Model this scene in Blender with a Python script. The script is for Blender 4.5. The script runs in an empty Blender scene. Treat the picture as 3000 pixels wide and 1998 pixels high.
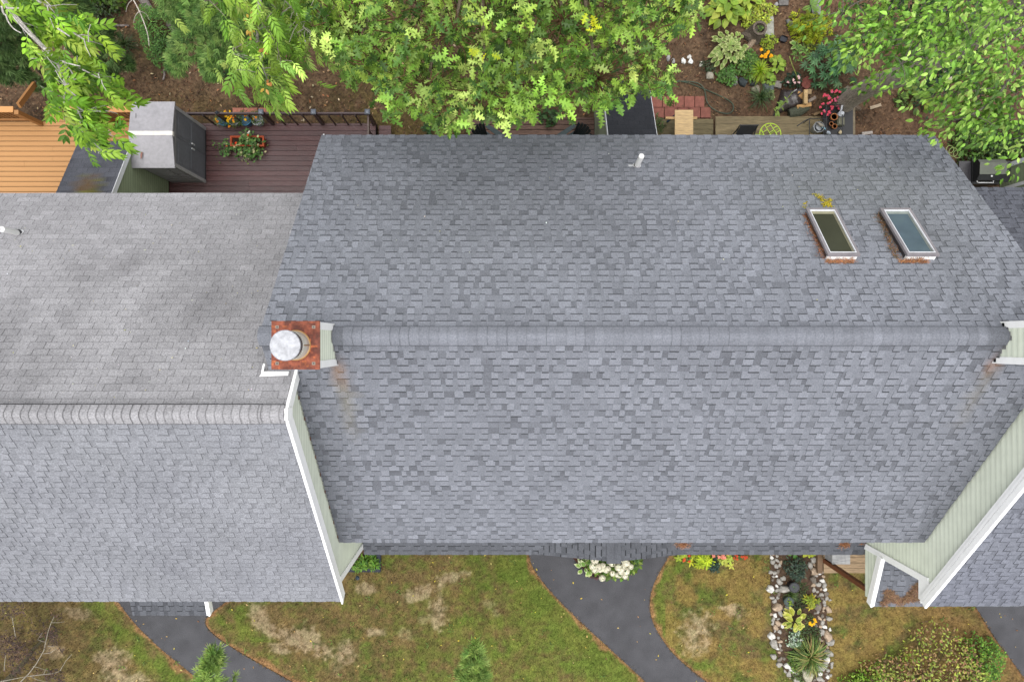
import bpy, math, random
import numpy as np
from mathutils import Vector, Matrix
R = np.random.default_rng(7)
rnd = random.Random(11)
SC = bpy.context.scene
COL = SC.collection
F, CX, CY, H = 1970.0, 1465.0, 1000.0, 18.8       # focal length (photo pixels), nadir, camera height

def P(px, py, z=0.0):
    d = H - z
    return np.array([(px - CX) * d / F, (CY - py) * d / F, z])

GK = .87
def S(r, g, b, k=0.9):
    k = k*GK
    o = []
    for c in (r, g, b):
        c = c / 255.0
        o.append((c / 12.92 if c <= .04045 else ((c + .055) / 1.055) ** 2.4) * k)
    return np.array(o)

# ------------------------------------------------------------------ materials
def vmat(name, rough=.8, nscale=30., namt=.25, bump=0., bscale=60., spec=.3, metal=0., trans=0., big=0., bigscale=.7, stretch=None, gloss_noise=0.):
    m = bpy.data.materials.new(name); m.use_nodes = True
    nt = m.node_tree; nt.nodes.clear(); N = nt.nodes.new; L = nt.links.new
    out = N('ShaderNodeOutputMaterial'); bs = N('ShaderNodeBsdfPrincipled')
    at = N('ShaderNodeAttribute'); at.attribute_name = 'Col'
    tc = N('ShaderNodeTexCoord'); mp = N('ShaderNodeMapping'); L(tc.outputs['Object'], mp.inputs['Vector'])
    if stretch: mp.inputs['Scale'].default_value = stretch
    cur = at.outputs['Color']
    def mul(sock, sc, amt, det=3):
        nz = N('ShaderNodeTexNoise'); nz.inputs['Scale'].default_value = sc; nz.inputs['Detail'].default_value = det
        L(mp.outputs['Vector'], nz.inputs['Vector'])
        mr = N('ShaderNodeMapRange'); mr.inputs[1].default_value = .3; mr.inputs[2].default_value = .7
        mr.inputs[3].default_value = 1 - amt; mr.inputs[4].default_value = 1 + amt
        L(nz.outputs['Fac'], mr.inputs[0])
        mx = N('ShaderNodeMix'); mx.data_type = 'RGBA'; mx.blend_type = 'MULTIPLY'; mx.inputs[0].default_value = 1
        L(sock, mx.inputs[6]); L(mr.outputs[0], mx.inputs[7]); return mx.outputs[2]
    if namt: cur = mul(cur, nscale, namt)
    if big: cur = mul(cur, bigscale, big, 5)
    L(cur, bs.inputs['Base Color'])
    bs.inputs['Roughness'].default_value = rough; bs.inputs['Metallic'].default_value = metal
    bs.inputs['Specular IOR Level'].default_value = spec
    if gloss_noise:
        nz = N('ShaderNodeTexNoise'); nz.inputs['Scale'].default_value = 3; L(mp.outputs['Vector'], nz.inputs['Vector'])
        mr = N('ShaderNodeMapRange'); mr.inputs[3].default_value = rough - gloss_noise; mr.inputs[4].default_value = rough + gloss_noise
        L(nz.outputs['Fac'], mr.inputs[0]); L(mr.outputs[0], bs.inputs['Roughness'])
    if bump:
        nz = N('ShaderNodeTexNoise'); nz.inputs['Scale'].default_value = bscale; nz.inputs['Detail'].default_value = 4
        L(mp.outputs['Vector'], nz.inputs['Vector'])
        bp = N('ShaderNodeBump'); bp.inputs['Strength'].default_value = bump; bp.inputs['Distance'].default_value = .02
        L(nz.outputs['Fac'], bp.inputs['Height']); L(bp.outputs['Normal'], bs.inputs['Normal'])
    if trans:
        tr = N('ShaderNodeBsdfTranslucent'); L(cur, tr.inputs['Color'])
        ms = N('ShaderNodeMixShader'); ms.inputs[0].default_value = trans
        L(bs.outputs[0], ms.inputs[1]); L(tr.outputs[0], ms.inputs[2]); L(ms.outputs[0], out.inputs['Surface'])
    else:
        L(bs.outputs[0], out.inputs['Surface'])
    return m

M = dict(
    shingle=vmat('shingle_granules', .92, 45, .20, .5, 120, .2, big=.07, bigscale=.9),
    old_shingle=vmat('weathered_shingle_granules', .95, 38, .22, .6, 90, .15, big=.10, bigscale=.6),
    siding=vmat('vinyl_siding', .55, 4, .05, 0, 1, .3, big=.04),
    trim=vmat('white_painted_trim', .45, 6, .03, 0, 1, .4),
    wood=vmat('weathered_board', .75, 9, .28, .3, 40, .25, stretch=(.6, 7, 7), big=.15, bigscale=1.2),
    stain=vmat('stained_deck_board', .42, 12, .20, .2, 30, .5, stretch=(1.2, 5, 5), big=.16, bigscale=1.1, gloss_noise=.14),
    tan=vmat('tan_deck_stain', .6, 14, .04, .1, 30, .3, stretch=(3, 5, 5)),
    metal=vmat('galvanised_metal', .42, 14, .10, 0, 1, .5, metal=.35, big=.12, bigscale=9),
    galv=vmat('spangled_zinc', .5, 16, .14, 0, 1, .4, big=.16, bigscale=22),
    rust=vmat('rusty_steel', .7, 16, .35, .2, 60, .3, big=.35, bigscale=6),
    plastic=vmat('moulded_plastic', .5, 12, .10, 0, 1, .4, big=.1, bigscale=2),
    dark=vmat('black_metal', .4, 20, .15, 0, 1, .5),
    leaf=vmat('broad_leaf', .5, 3, .12, 0, 1, .35, trans=.28),
    needle=vmat('pine_needle', .6, 4, .15, 0, 1, .3, trans=.2),
    bark=vmat('bark', .9, 12, .4, .8, 25, .2, stretch=(3, 3, .7)),
    rock=vmat('stone', .85, 9, .28, .5, 22, .25),
    clay=vmat('fired_clay', .75, 14, .2, .1, 30, .25),
    soil=vmat('soil_litter', .95, 14, .38, .7, 40, .15, big=.18, bigscale=1.5),
    lawn=vmat('lawn_turf', .95, 22, .28, .8, 60, .1),
    asphalt=vmat('asphalt', .88, 60, .24, .5, 160, .25, big=.16, bigscale=2.2),
    grass=vmat('grass_blade', .7, 2, .1, 0, 1, .2, trans=.2),
    petal=vmat('petal', .6, 8, .08, 0, 1, .2, trans=.25),
    bag=vmat('shiny_film', .22, 9, .2, .8, 9, .6),
)
def glass():
    m = bpy.data.materials.new('skylight_glass'); m.use_nodes = True
    nt = m.node_tree; bs = nt.nodes['Principled BSDF']; N = nt.nodes.new; L = nt.links.new
    at = N('ShaderNodeAttribute'); at.attribute_name = 'Col'
    nz = N('ShaderNodeTexNoise'); nz.inputs['Scale'].default_value = 3.5; nz.inputs['Detail'].default_value = 4
    tc = N('ShaderNodeTexCoord'); L(tc.outputs['Object'], nz.inputs['Vector'])
    mr = N('ShaderNodeMapRange'); mr.inputs[3].default_value = .75; mr.inputs[4].default_value = 1.3; L(nz.outputs['Fac'], mr.inputs[0])
    mx = N('ShaderNodeMix'); mx.data_type = 'RGBA'; mx.blend_type = 'MULTIPLY'; mx.inputs[0].default_value = 1
    L(at.outputs['Color'], mx.inputs[6]); L(mr.outputs[0], mx.inputs[7]); L(mx.outputs[2], bs.inputs['Base Color'])
    bs.inputs['Roughness'].default_value = .12; bs.inputs['Specular IOR Level'].default_value = .35
    return m
M['glass'] = glass()

# ------------------------------------------------------------------ mesh builder
class MB:
    def __init__(s): s.v = []; s.n = 0; s.li = []; s.fs = []; s.fc = []; s.cor = []
    def add(s, verts, faces, col):
        verts = np.asarray(verts, float).reshape(-1, 3)
        s.v.append(verts)
        for f in faces: s.li.append(np.asarray(f, int) + s.n); s.fs.append(np.array([len(f)]))
        col = np.asarray(col, float)
        if col.ndim == 1: col = np.tile(col, (len(faces), 1))
        s.fc.append(col); s.n += len(verts)
    def poly(s, pts, col): s.add(pts, [list(range(len(pts)))], col)
    def box(s, x0, x1, y0, y1, z0, z1, col):
        s.hexa([(x0,y0,z0),(x1,y0,z0),(x1,y1,z0),(x0,y1,z0),(x0,y0,z1),(x1,y0,z1),(x1,y1,z1),(x0,y1,z1)], col)
    def hexa(s, p, col):
        s.add(p, [(0,3,2,1),(4,5,6,7),(0,1,5,4),(1,2,6,5),(2,3,7,6),(3,0,4,7)], col)
    def beam(s, a, b, w, h, col, up=(0,0,1)):
        a = np.array(a, float); b = np.array(b, float); d = b - a; d /= np.linalg.norm(d)
        up = np.array(up, float)
        if abs(d @ up) > .95: up = np.array([0,1.,0])
        x = np.cross(d, up); x /= np.linalg.norm(x); y = np.cross(x, d)
        c = [a - x*w/2 - y*h/2, a + x*w/2 - y*h/2, a + x*w/2 + y*h/2, a - x*w/2 + y*h/2]
        e = [q + (b - a) for q in c]
        s.hexa(c + e, col)
    def tube(s, pts, rad, col, n=7, caps=True):
        pts = np.asarray(pts, float); k = len(pts)
        rad = np.full(k, rad) if np.isscalar(rad) else np.asarray(rad, float)
        V = []; ref = np.array([.31,.77,.55])
        for i in range(k):
            t = pts[min(i+1,k-1)] - pts[max(i-1,0)]; t = t/(np.linalg.norm(t)+1e-9)
            x = np.cross(t, ref); x /= np.linalg.norm(x)+1e-9; y = np.cross(t, x)
            for j in range(n):
                a = 2*math.pi*j/n; V.append(pts[i] + rad[i]*(math.cos(a)*x + math.sin(a)*y))
        fs = [(i*n+j, i*n+(j+1)%n, (i+1)*n+(j+1)%n, (i+1)*n+j) for i in range(k-1) for j in range(n)]
        if caps: fs += [tuple(range(n))[::-1], tuple((k-1)*n+j for j in range(n))]
        s.add(V, fs, col)
    def lathe(s, c, prof, col, n=24, sx=1., sy=1.):
        V = []; k = len(prof)
        for r, z in prof:
            for j in range(n):
                a = 2*math.pi*j/n; V.append((c[0]+r*sx*math.cos(a), c[1]+r*sy*math.sin(a), c[2]+z))
        fs = [(i*n+j, i*n+(j+1)%n, (i+1)*n+(j+1)%n, (i+1)*n+j) for i in range(k-1) for j in range(n)]
        fs += [tuple((k-1)*n+j for j in range(n))]
        s.add(V, fs, col)
    def scatter(s, T, faces, pos, xd, up, size, col, ff=None, col2=None):
        T = np.asarray(T, float); pos = np.asarray(pos, float); N = len(pos)
        if N == 0: return
        def nm(a): return a/(np.linalg.norm(a, axis=1, keepdims=True)+1e-9)
        x = nm(np.asarray(xd, float)); y = nm(np.cross(np.asarray(up, float), x)); z = np.cross(x, y)
        size = np.broadcast_to(np.asarray(size, float), (N,))
        V = pos[:,None] + size[:,None,None]*(T[None,:,0:1]*x[:,None] + T[None,:,1:2]*y[:,None] + T[None,:,2:3]*z[:,None])
        k = len(T)
        flat = np.concatenate([np.asarray(f) for f in faces]); sz = np.array([len(f) for f in faces])
        li = (flat[None,:] + (np.arange(N)*k)[:,None]).ravel() + s.n
        s.v.append(V.reshape(-1,3)); s.li.append(li); s.fs.append(np.tile(sz, N))
        col = np.broadcast_to(np.asarray(col, float), (N,3))
        fc = np.repeat(col[:,None], len(faces), axis=1)
        if ff is not None:
            ff = np.asarray(ff)
            if col2 is not None:
                c2 = np.broadcast_to(np.asarray(col2, float), (N,3)); fc = np.where((ff>0)[None,:,None], c2[:,None], fc)
            else: fc = fc*ff[None,:,None]
        s.fc.append(fc.reshape(-1,3)); s.n += N*k
    def build(s, name, mat, parent=None, smooth=False):
        me = bpy.data.meshes.new(name)
        v = np.concatenate(s.v); li = np.concatenate(s.li); fs = np.concatenate(s.fs); fc = np.concatenate(s.fc)
        org = np.zeros(3)
        if parent is None:
            mn, mx = v.min(0), v.max(0); org = np.array([(mn[0]+mx[0])/2, (mn[1]+mx[1])/2, mn[2]]); v = v - org
        elif parent.get('_o') is not None: v = v - np.array(parent['_o'])
        me.vertices.add(len(v)); me.vertices.foreach_set('co', v.ravel().astype(np.float32))
        me.loops.add(len(li)); me.loops.foreach_set('vertex_index', li.astype(np.int32))
        me.polygons.add(len(fs)); st = np.concatenate([[0], np.cumsum(fs)[:-1]])
        me.polygons.foreach_set('loop_start', st.astype(np.int32)); me.polygons.foreach_set('loop_total', fs.astype(np.int32))
        ca = me.color_attributes.new('Col', 'FLOAT_COLOR', 'CORNER')
        c4 = np.ones((len(li),4), np.float32); c4[:,:3] = np.repeat(fc, fs, axis=0)
        for a, b in s.cor: c4[a:a+len(b),:3] = b
        ca.data.foreach_set('color', c4.ravel())
        me.polygons.foreach_set('use_smooth', np.full(len(fs), bool(smooth)))
        me.update(calc_edges=True); me.validate()
        me.materials.append(M[mat])
        o = bpy.data.objects.new(name, me); COL.objects.link(o)
        if parent is not None:
            o.parent = parent
            o['_o'] = list(parent.get('_o', [0,0,0]))
        else: o.location = org; o['_o'] = list(org)
        return o

def tag(o, label=None, cat=None, group=None, kind=None):
    if label: o['label'] = label
    if cat: o['category'] = cat
    if group: o['group'] = group
    if kind: o['kind'] = kind
    return o
def thing(name, label, cat, loc, group=None):
    o = bpy.data.objects.new(name, None); o.location = loc; o.empty_display_size = .1; COL.objects.link(o)
    o['_o'] = [float(c) for c in loc]
    return tag(o, label, cat, group)

# ------------------------------------------------------------------ noise
def vnoise(x, y, seed=0):
    xi = np.floor(x).astype(int); yi = np.floor(y).astype(int); fx = x-xi; fy = y-yi
    fx = fx*fx*(3-2*fx); fy = fy*fy*(3-2*fy)
    def h(a, b):
        n = (a*374761393 + b*668265263 + seed*974634777) & 0x7fffffff
        n = ((n ^ (n >> 13))*1274126177) & 0x7fffffff
        return ((n ^ (n >> 16)) & 0xffff)/65535.
    return (h(xi,yi)*(1-fx)+h(xi+1,yi)*fx)*(1-fy) + (h(xi,yi+1)*(1-fx)+h(xi+1,yi+1)*fx)*fy
def fbm(x, y, sc, seed=0, oc=4):
    t = 0; a = .5; tot = 0
    for i in range(oc):
        t = t + a*vnoise(x*sc*2**i, y*sc*2**i, seed+i*17); tot += a; a *= .55
    return t/tot
def sstep(a, b, x): t = np.clip((x-a)/(b-a), 0, 1); return t*t*(3-2*t)

# ------------------------------------------------------------------ leaf templates
def bend(T, droop, fold):
    T = np.array(T, float); z = -droop*T[:,0]**2 + fold*np.abs(T[:,1])
    return np.column_stack([T[:,0], T[:,1], z])
def mirror(polys, droop=.2, fold=.2):
    V = []; Fc = []
    for p in polys:
        for sg in (1,-1):
            b = len(V); V += [(x, y*sg) for x, y in p]; Fc.append(list(range(b, b+len(p))))
    return bend(V, droop, fold), Fc
def ovate(w=.22, droop=.2, fold=.25):
    return mirror([[(0,0),(.14,.5*w),(.4,w),(.45,0)], [(.45,0),(.4,w),(.72,.72*w),(1,0)]], droop, fold)
OAK = mirror([[(0,0),(.13,.025),(.19,.17),(.25,.19),(.29,.06),(.3,0)],
              [(.3,0),(.29,.06),(.38,.1),(.47,.33),(.53,.3),(.55,.08),(.55,0)],
              [(.55,0),(.55,.08),(.64,.11),(.74,.3),(.78,.25),(.79,.08),(.9,.13),(1,0)]], .3, .3)
OV = ovate(.24); OVN = ovate(.15, .25, .3); OVW = ovate(.36, .3, .2)
def merge(parts):
    V = []; Fc = []; n = 0
    for T, f in parts:
        V.append(T); Fc += [[i+n for i in q] for q in f]; n += len(T)
    return np.concatenate(V), Fc
def placed(T, Fc, x, y, ang, sc, droop):
    c, s_ = math.cos(ang), math.sin(ang); Q = np.array(T)*sc
    V = np.column_stack([x + c*Q[:,0] - s_*Q[:,1], y + s_*Q[:,0] + c*Q[:,1], Q[:,2] - droop*(x + c*Q[:,0])**2])
    return V, Fc
def pinnate(n=3, w=.2, l=.42, droop=.35):
    T, Fc = ovate(w, .35, .3); ps = []
    for i in range(n):
        x = .18 + .5*i/max(1,n-1)
        for sg in (1,-1): ps.append(placed(T, Fc, x, 0, sg*math.radians(52 - 8*i), l*(.85+.12*i), droop))
    ps.append(placed(T, Fc, .68, 0, 0, l*1.05, droop))
    ps.append((np.array([(0,.008,0),(.7,.008,-droop*.5),(.7,-.008,-droop*.5),(0,-.008,0)]), [[0,1,2,3]]))
    return merge(ps)
PIN = pinnate(3, .21, .44); PIN5 = pinnate(4, .16, .36, .5)
def fernt(n=15):
    T, Fc = ovate(.13, .1, .1); ps = []
    for i in range(n):
        x = .06 + .86*i/n; l = .24*math.sin(math.pi*(.12+.7*(1-i/n)))+.03
        for sg in (1,-1): ps.append(placed(T, Fc, x, 0, sg*math.radians(62), l, .35))
    return merge(ps)
FERN = fernt()
def tuft(n=18, spread=55, w=.035):
    V = []; Fc = []; r = random.Random(3)
    for i in range(n):
        a = math.radians(r.uniform(-spread, spread)); e = math.radians(r.uniform(-spread*.7, spread*.7)); l = r.uniform(.7, 1.0)
        d = np.array([math.cos(a)*math.cos(e), math.sin(a)*math.cos(e), math.sin(e)]); p = np.array([-math.sin(a), math.cos(a), 0])*w
        b = len(V); V += list(np.array([d*.05 - p*.6, d*.05 + p*.6, d*l*.6 + p*.9 - np.array([0,0,.03]), d*l - np.array([0,0,.12]), d*l*.6 - p*.9 - np.array([0,0,.03])])); Fc.append([b,b+1,b+2,b+3,b+4])
    return np.array(V), Fc
TUFT = tuft()
def strap(w=.021, arch=.9):
    ts = [0,.25,.5,.75,1.]; V = []; Fc = []
    for i, t in enumerate(ts):
        ww = w*(1-t**2.5); z = arch*(t - 1.15*t*t)
        V += [(t*.9, ww, z), (t*.9, -ww, z)]
        if i: Fc.append([2*i-2, 2*i, 2*i+1, 2*i-1])
    return np.array(V), Fc
STRAP = strap(); BLADE = (np.array([(0,.06,0),(0,-.06,0),(.8,0,.5)]), [[0,1,2]])
def vari(w=.3, droop=.35, fold=.25):
    A, fa = ovate(w, droop, fold); B, fb = ovate(w*.80, droop, fold)
    B = B*np.array([.9,1,1]) + np.array([.03,0,.02]); V, Fc = merge([(A,fa),(B,fb)])
    return V, Fc, np.array([1]*len(fa) + [0]*len(fb))
VARI = vari()
def rdir(n, zlo=-.5, zhi=.3):
    a = R.uniform(0, 2*np.pi, n); z = R.uniform(zlo, zhi, n)
    return np.column_stack([np.cos(a), np.sin(a), z])
def jit(col, n, amt=.18, hue=.08):
    v = np.exp(R.normal(0, amt, (n,1))); h = 1 + R.normal(0, hue, (n,3)); return np.clip(col*v*h, .002, .95)
def mixc(cols, n, amt=.18, hue=.06, p=None):
    cols = np.asarray(cols); return jit(cols[R.choice(len(cols), n, p=p)], n, amt, hue)

# ------------------------------------------------------------------ plants
def stems(mb, c, pts, col, r=.006):
    for q in pts:
        m = (np.array(c) + q)/2 + np.array([0,0,.08]); mb.tube([c, m, q], [r*1.5, r, r*.6], col, 4, False)
def rosette(name, label, cat, c, n, leaf, L, cols, rad=.1, h=.15, tilt=.35, mat='leaf', col2=None, group=None, ff=None, stemcol=(.05,.09,.02), kindname='foliage'):
    """arching clump of leaves springing from one crown (hosta, lily, fern)"""
    t = thing(name, label, cat, c, group); mb = MB(); c = np.array(c, float)
    a = R.uniform(0, 2*np.pi, n); q = R.uniform(0, 1, n)
    d = np.column_stack([np.cos(a), np.sin(a), tilt*(1.4-q*1.8)])
    pos = c + np.column_stack([np.cos(a)*rad*q, np.sin(a)*rad*q, h*(1.1-.55*q)])
    up = np.tile([0,0,1.], (n,1)) + R.normal(0, .18, (n,3))
    mb.scatter(leaf[0], leaf[1], pos, d, up, L*R.uniform(.75, 1.15, n), mixc(cols, n, .12), leaf[2] if len(leaf) > 2 else None, col2)
    mb.build(kindname, mat, t)
    st = MB(); stems(st, c, pos[::2] if n < 60 else pos[::4], stemcol); st.build('stem', mat, t)
    return t
def mound(name, label, cat, c, rx, ry, h, n, leaf, L, cols, mat='leaf', group=None, whorl=0, shell=.55, edge=None, flowers=None, zl=-.5, zh=.35, stemcol=(.06,.05,.03), ns=14):
    """bushy plant: leaves (or whorls of leaves) through a domed volume round branching stems"""
    t = thing(name, label, cat, c, group); mb = MB(); c = np.array(c, float)
    a = R.uniform(0, 2*np.pi, n); q = np.sqrt(R.uniform(0, 1, n)); wob = 1 + .22*np.sin(3*a+rnd.uniform(0,6)) + .12*np.sin(7*a+rnd.uniform(0,6))
    zz = np.sqrt(np.clip(1-q*q, 0, 1))*R.uniform(shell, 1.05, n)
    pos = c + np.column_stack([np.cos(a)*q*rx*wob, np.sin(a)*q*ry*wob, np.maximum(.03, h*zz)])
    if whorl:
        b = np.repeat(pos, whorl, axis=0); k = len(b); ang = np.tile(np.arange(whorl)*2*np.pi/whorl, n) + np.repeat(R.uniform(0,6,n), whorl) + R.normal(0,.12,k)
        d = np.column_stack([np.cos(ang), np.sin(ang), R.uniform(zl, zh, k)]); cc = np.repeat(mixc(cols, n, .14), whorl, axis=0)*np.exp(R.normal(0,.1,(k,1)))
        mb.scatter(leaf[0], leaf[1], b, d, np.tile([0,0,1.],(k,1)), L*R.uniform(.75,1.1,k), cc)
    else:
        mb.scatter(leaf[0], leaf[1], pos, rdir(n, zl, zh), np.tile([0,0,1.],(n,1)) + R.normal(0,.35,(n,3)), L*R.uniform(.7,1.15,n), mixc(cols, n, .2), leaf[2] if len(leaf) > 2 else None, None if edge is None else edge)
    mb.build('foliage', mat, t)
    st = MB(); stems(st, c, pos[:ns], stemcol, .008); st.build('stem', 'bark', t)
    for f in (flowers or []):
        fcol, nf, fr, fh = f
        for i in range(nf):
            aa = rnd.uniform(0,6.28); qq = math.sqrt(rnd.random())*.95
            one_flower(t, c + np.array([math.cos(aa)*qq*rx, math.sin(aa)*qq*ry, h*math.sqrt(max(0,1-qq*qq*.8))+fh]), fr, fcol)
    return t
def flower_heads(mb, pts, r, col, pet=9):
    pts = np.asarray(pts); n = len(pts); k = n*pet
    ang = np.tile(np.arange(pet)*2*np.pi/pet, n) + R.normal(0,.2,k)
    mb.scatter(OVW[0], OVW[1], np.repeat(pts, pet, axis=0) + R.normal(0, r*.08, (k,3)), np.column_stack([np.cos(ang), np.sin(ang), R.uniform(-.2,.7,k)]), np.tile([0,0,1.],(k,1)), r*R.uniform(.8,1.1,k), jit(np.asarray(col), k, .1, .03))
def one_flower(t, p, r, col, pet=9):
    m = MB(); flower_heads(m, [p], r, col, pet); return m.build('flower', 'petal', t)
def pompon(mb, p, r, col):
    n = 70; d = R.normal(0,1,(n,3)); d /= np.linalg.norm(d,axis=1,keepdims=True); d[:,2] = np.abs(d[:,2])*1.0 - .15
    pos = np.asarray(p) + d*r*np.array([1,1,.8]); t = np.cross(d, R.normal(0,1,(n,3)))
    mb.scatter(OVW[0], OVW[1], pos - t*0, t, d, r*.75, jit(np.asarray(col), n, .1, .02))
def stone(mb, c, s, col, flat=.6, seed=0):
    r = random.Random(seed); n1, n2 = 7, 9; V = []
    ph = [r.uniform(0,6.28) for _ in range(6)]; rot = r.uniform(0,3.14); ax = r.uniform(.75,1.3)
    for i in range(n1+1):
        th = math.pi*i/n1
        for j in range(n2):
            a = 2*math.pi*j/n2
            k = 1 + .16*math.sin(2*a+ph[0]+th) + .13*math.sin(3*a+ph[1]) + .10*math.sin(5*a+ph[2]+2*th) + r.uniform(-.05,.05)
            x = k*math.sin(th)**.7*math.cos(a)*ax if 0<i<n1 else 0; y = k*math.sin(th)**.7*math.sin(a)/ax if 0<i<n1 else 0
            z = math.copysign(abs(math.cos(th))**.7, math.cos(th))*flat
            V.append((c[0]+s*(x*math.cos(rot)-y*math.sin(rot)), c[1]+s*(x*math.sin(rot)+y*math.cos(rot)), c[2]+s*z))
    fs = [(i*n2+j, i*n2+(j+1)%n2, (i+1)*n2+(j+1)%n2, (i+1)*n2+j) for i in range(n1) for j in range(n2)]
    cc = np.array([np.asarray(col)*math.exp(r.gauss(0,.09)) for _ in fs])
    mb.add(V, fs, cc)
# ================================================================== roofs
TN = .8655; CT = 1/math.sqrt(1+TN*TN); ST = TN*CT
WHITE = S(245,245,244,.96/GK); SAGE = S(213,219,202,.98/GK); GREEN = S(112,121,96)
KR = .66
CG = S(126,129,137, .80); CL = S(171,170,173, .73); CLF = S(162,164,171, .58); CR = S(129,132,143, .72); CD = S(70,73,80, KR)

class Slope:
    def __init__(s, O, U, D):
        s.O = np.array(O, float); s.U = np.array(U, float); s.D = np.array(D, float)
        n = np.cross(s.U, s.D); s.N = n if n[2] > 0 else -n
    def p(s, u, t, h): return s.O + u*s.U + t*s.D + h*s.N
def shingles(mb, sl, u0, u1, n, e, tone, style='lam', contrast=1., stain=None, t0=0.):
    V = []; C = []
    def quad(ua, ub, uc, ud, ta, tb, ha, hb, col):
        """ua..ub along the upper edge, ud..uc along the lower"""
        k = [sl.p(ua,ta,ha), sl.p(ub,ta,ha), sl.p(uc,tb,hb), sl.p(ud,tb,hb)]; V.extend(k)
        for m in k: C.append(col if stain is None else stain(m[0], m[1], col))
    for i in range(n):
        ta, tb = t0+i*e, t0+(i+1)*e; tm = (ta+tb)/2
        a, b = u0(tm), u1(tm)
        if b - a < .02: continue
        if style == 'lam':
            quad(a, b, b, a, ta, tb, .001, .0015, tone*.8) if stain is None else None
            u = a - rnd.uniform(0,.2); tooth = rnd.random() < .5; last = 1
            while u < b - .005:
                w = rnd.choice([.09,.11,.13,.15,.17,.2])*rnd.uniform(.88,1.12) if tooth else rnd.choice([.08,.10,.12,.14,.17])*rnd.uniform(.85,1.15)
                if rnd.random() < .04: w += .15
                tp = rnd.uniform(-.012,.012); ua, ub, uc, ud = (min(b, max(a, q)) for q in (u+last*0, u+w, u+w, u))
                if ub - ua > .003:
                    if tooth:
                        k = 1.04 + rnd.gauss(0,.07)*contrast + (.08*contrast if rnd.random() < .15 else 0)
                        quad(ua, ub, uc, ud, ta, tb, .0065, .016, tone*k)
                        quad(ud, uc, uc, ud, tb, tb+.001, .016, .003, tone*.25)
                        if i < n-1: quad(ud, uc, uc, ud, tb-.001, tb+rnd.uniform(.020,.033), .0118, .0118, tone*(1-.72*min(1,contrast+.15)))  # tooth's shadow painted as a dark strip on the course below
                    else:
                        k = 1 - (1-rnd.choice([.98,.96,.94,.92,.88,.72,.64]))*contrast
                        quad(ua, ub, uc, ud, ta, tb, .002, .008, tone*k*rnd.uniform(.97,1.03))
                        if rnd.random() < .3 and i < n-1: quad(ud, uc, uc, ud, tb-.001, tb+.008, .0112, .0112, tone*(1-.4*contrast))  # fainter painted shadow strip below the lower layer
                u += w; tooth = not tooth
        else:
            w0 = .262; off = (i % 2)*w0/2 + (i % 5)*.012 + rnd.uniform(-.01,.01); k0 = 1+rnd.gauss(0,.02)
            u = a - (w0-off)
            while u < b - .005:
                ua, ub = max(a, u+.004), min(b, u+w0-.004)
                if ub > ua + .004:
                    sk = .03 if style == 'tabskew' else 0
                    k = k0*(1+rnd.gauss(0,.05)); hb = .010+rnd.uniform(-.002,.003)
                    quad(ua, ub, ub, ua, ta, tb, .002, hb, tone*k)
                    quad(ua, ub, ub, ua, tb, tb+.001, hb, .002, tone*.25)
                    if i < n-1 and rnd.random() < .82: quad(ua, ub, ub, ua, tb-.001, tb+rnd.uniform(.006,.013), .006, .006, tone*rnd.uniform(.48,.66))  # shadow under the tab's lower edge, painted as a thin strip
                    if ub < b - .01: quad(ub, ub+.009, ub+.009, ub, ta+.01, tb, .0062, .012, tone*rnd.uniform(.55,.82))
                u += w0
    k = len(V)//4; mb.add(np.array(V), [], np.zeros((0,3))); base = mb.n - len(V)
    mb.cor.append((int(sum(len(q) for q in mb.li)), np.array(C)))
    mb.li.append(np.arange(len(V)) + base); mb.fs.append(np.full(k, 4)); mb.fc.append(np.array(C)[::4])
def ridge_cap(mb, x0, x1, y, z, tone, w=.15, seg=.2, step=.006, stain=None, sharp=False, dark=.45):
    x = x0; m = 8
    while x < x1 - .02:
        l = min(seg*rnd.uniform(.93,1.07), x1-x); tone2 = tone*(1+rnd.gauss(0,.045)); V = []
        for q, (xx, hh) in enumerate([(x, .030), (x+l+.004, .030+step)]):
            for j in range(m+1):
                s = -1 + 2*j/m; yy = s*w; V.append((xx, y+yy, z + hh - TN*(math.sqrt(yy*yy+.0045)-.067)))
        fs = [(j, m+1+j, m+2+j, j+1) for j in range(m)]
        mb.add(V, fs, np.array([tone2*(1+rnd.gauss(0,.02)) for _ in fs]))
        E = V[m+1:]; mb.add(list(E) + [(a, b, c-.03) for a, b, c in E], [(j, j+1, m+2+j, m+1+j) for j in range(m)], tone*.3)
        if sharp:                                                # worn dark joint, a little bowed
            Q = []
            for j in range(m+1):
                s = -1+2*j/m; bow = .012*s*s; a, b, c = V[m+1+j]; Q += [(a-.004+bow, b, c+.004), (a+.007+bow, b, c+.004)]
            mb.add(Q, [(2*j, 2*j+1, 2*j+3, 2*j+2) for j in range(m)], tone*(rnd.choice([.97,.93,.9,.86,.95,.72]) if dark is None else (rnd.uniform(dark+.25, .95) if rnd.random() < .8 else dark+.05)))
        x += l
    # outer lips of the cap, coloured dark to draw the shadow edge along it
    for s in (-1, 1):
        yy = s*w; zc = z + .032 - TN*(math.sqrt(yy*yy+.0045)-.067)
        mb.box(x0, x1, y+yy-.006, y+yy+.006, zc-.07, zc-.002, tone*.2)
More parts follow.
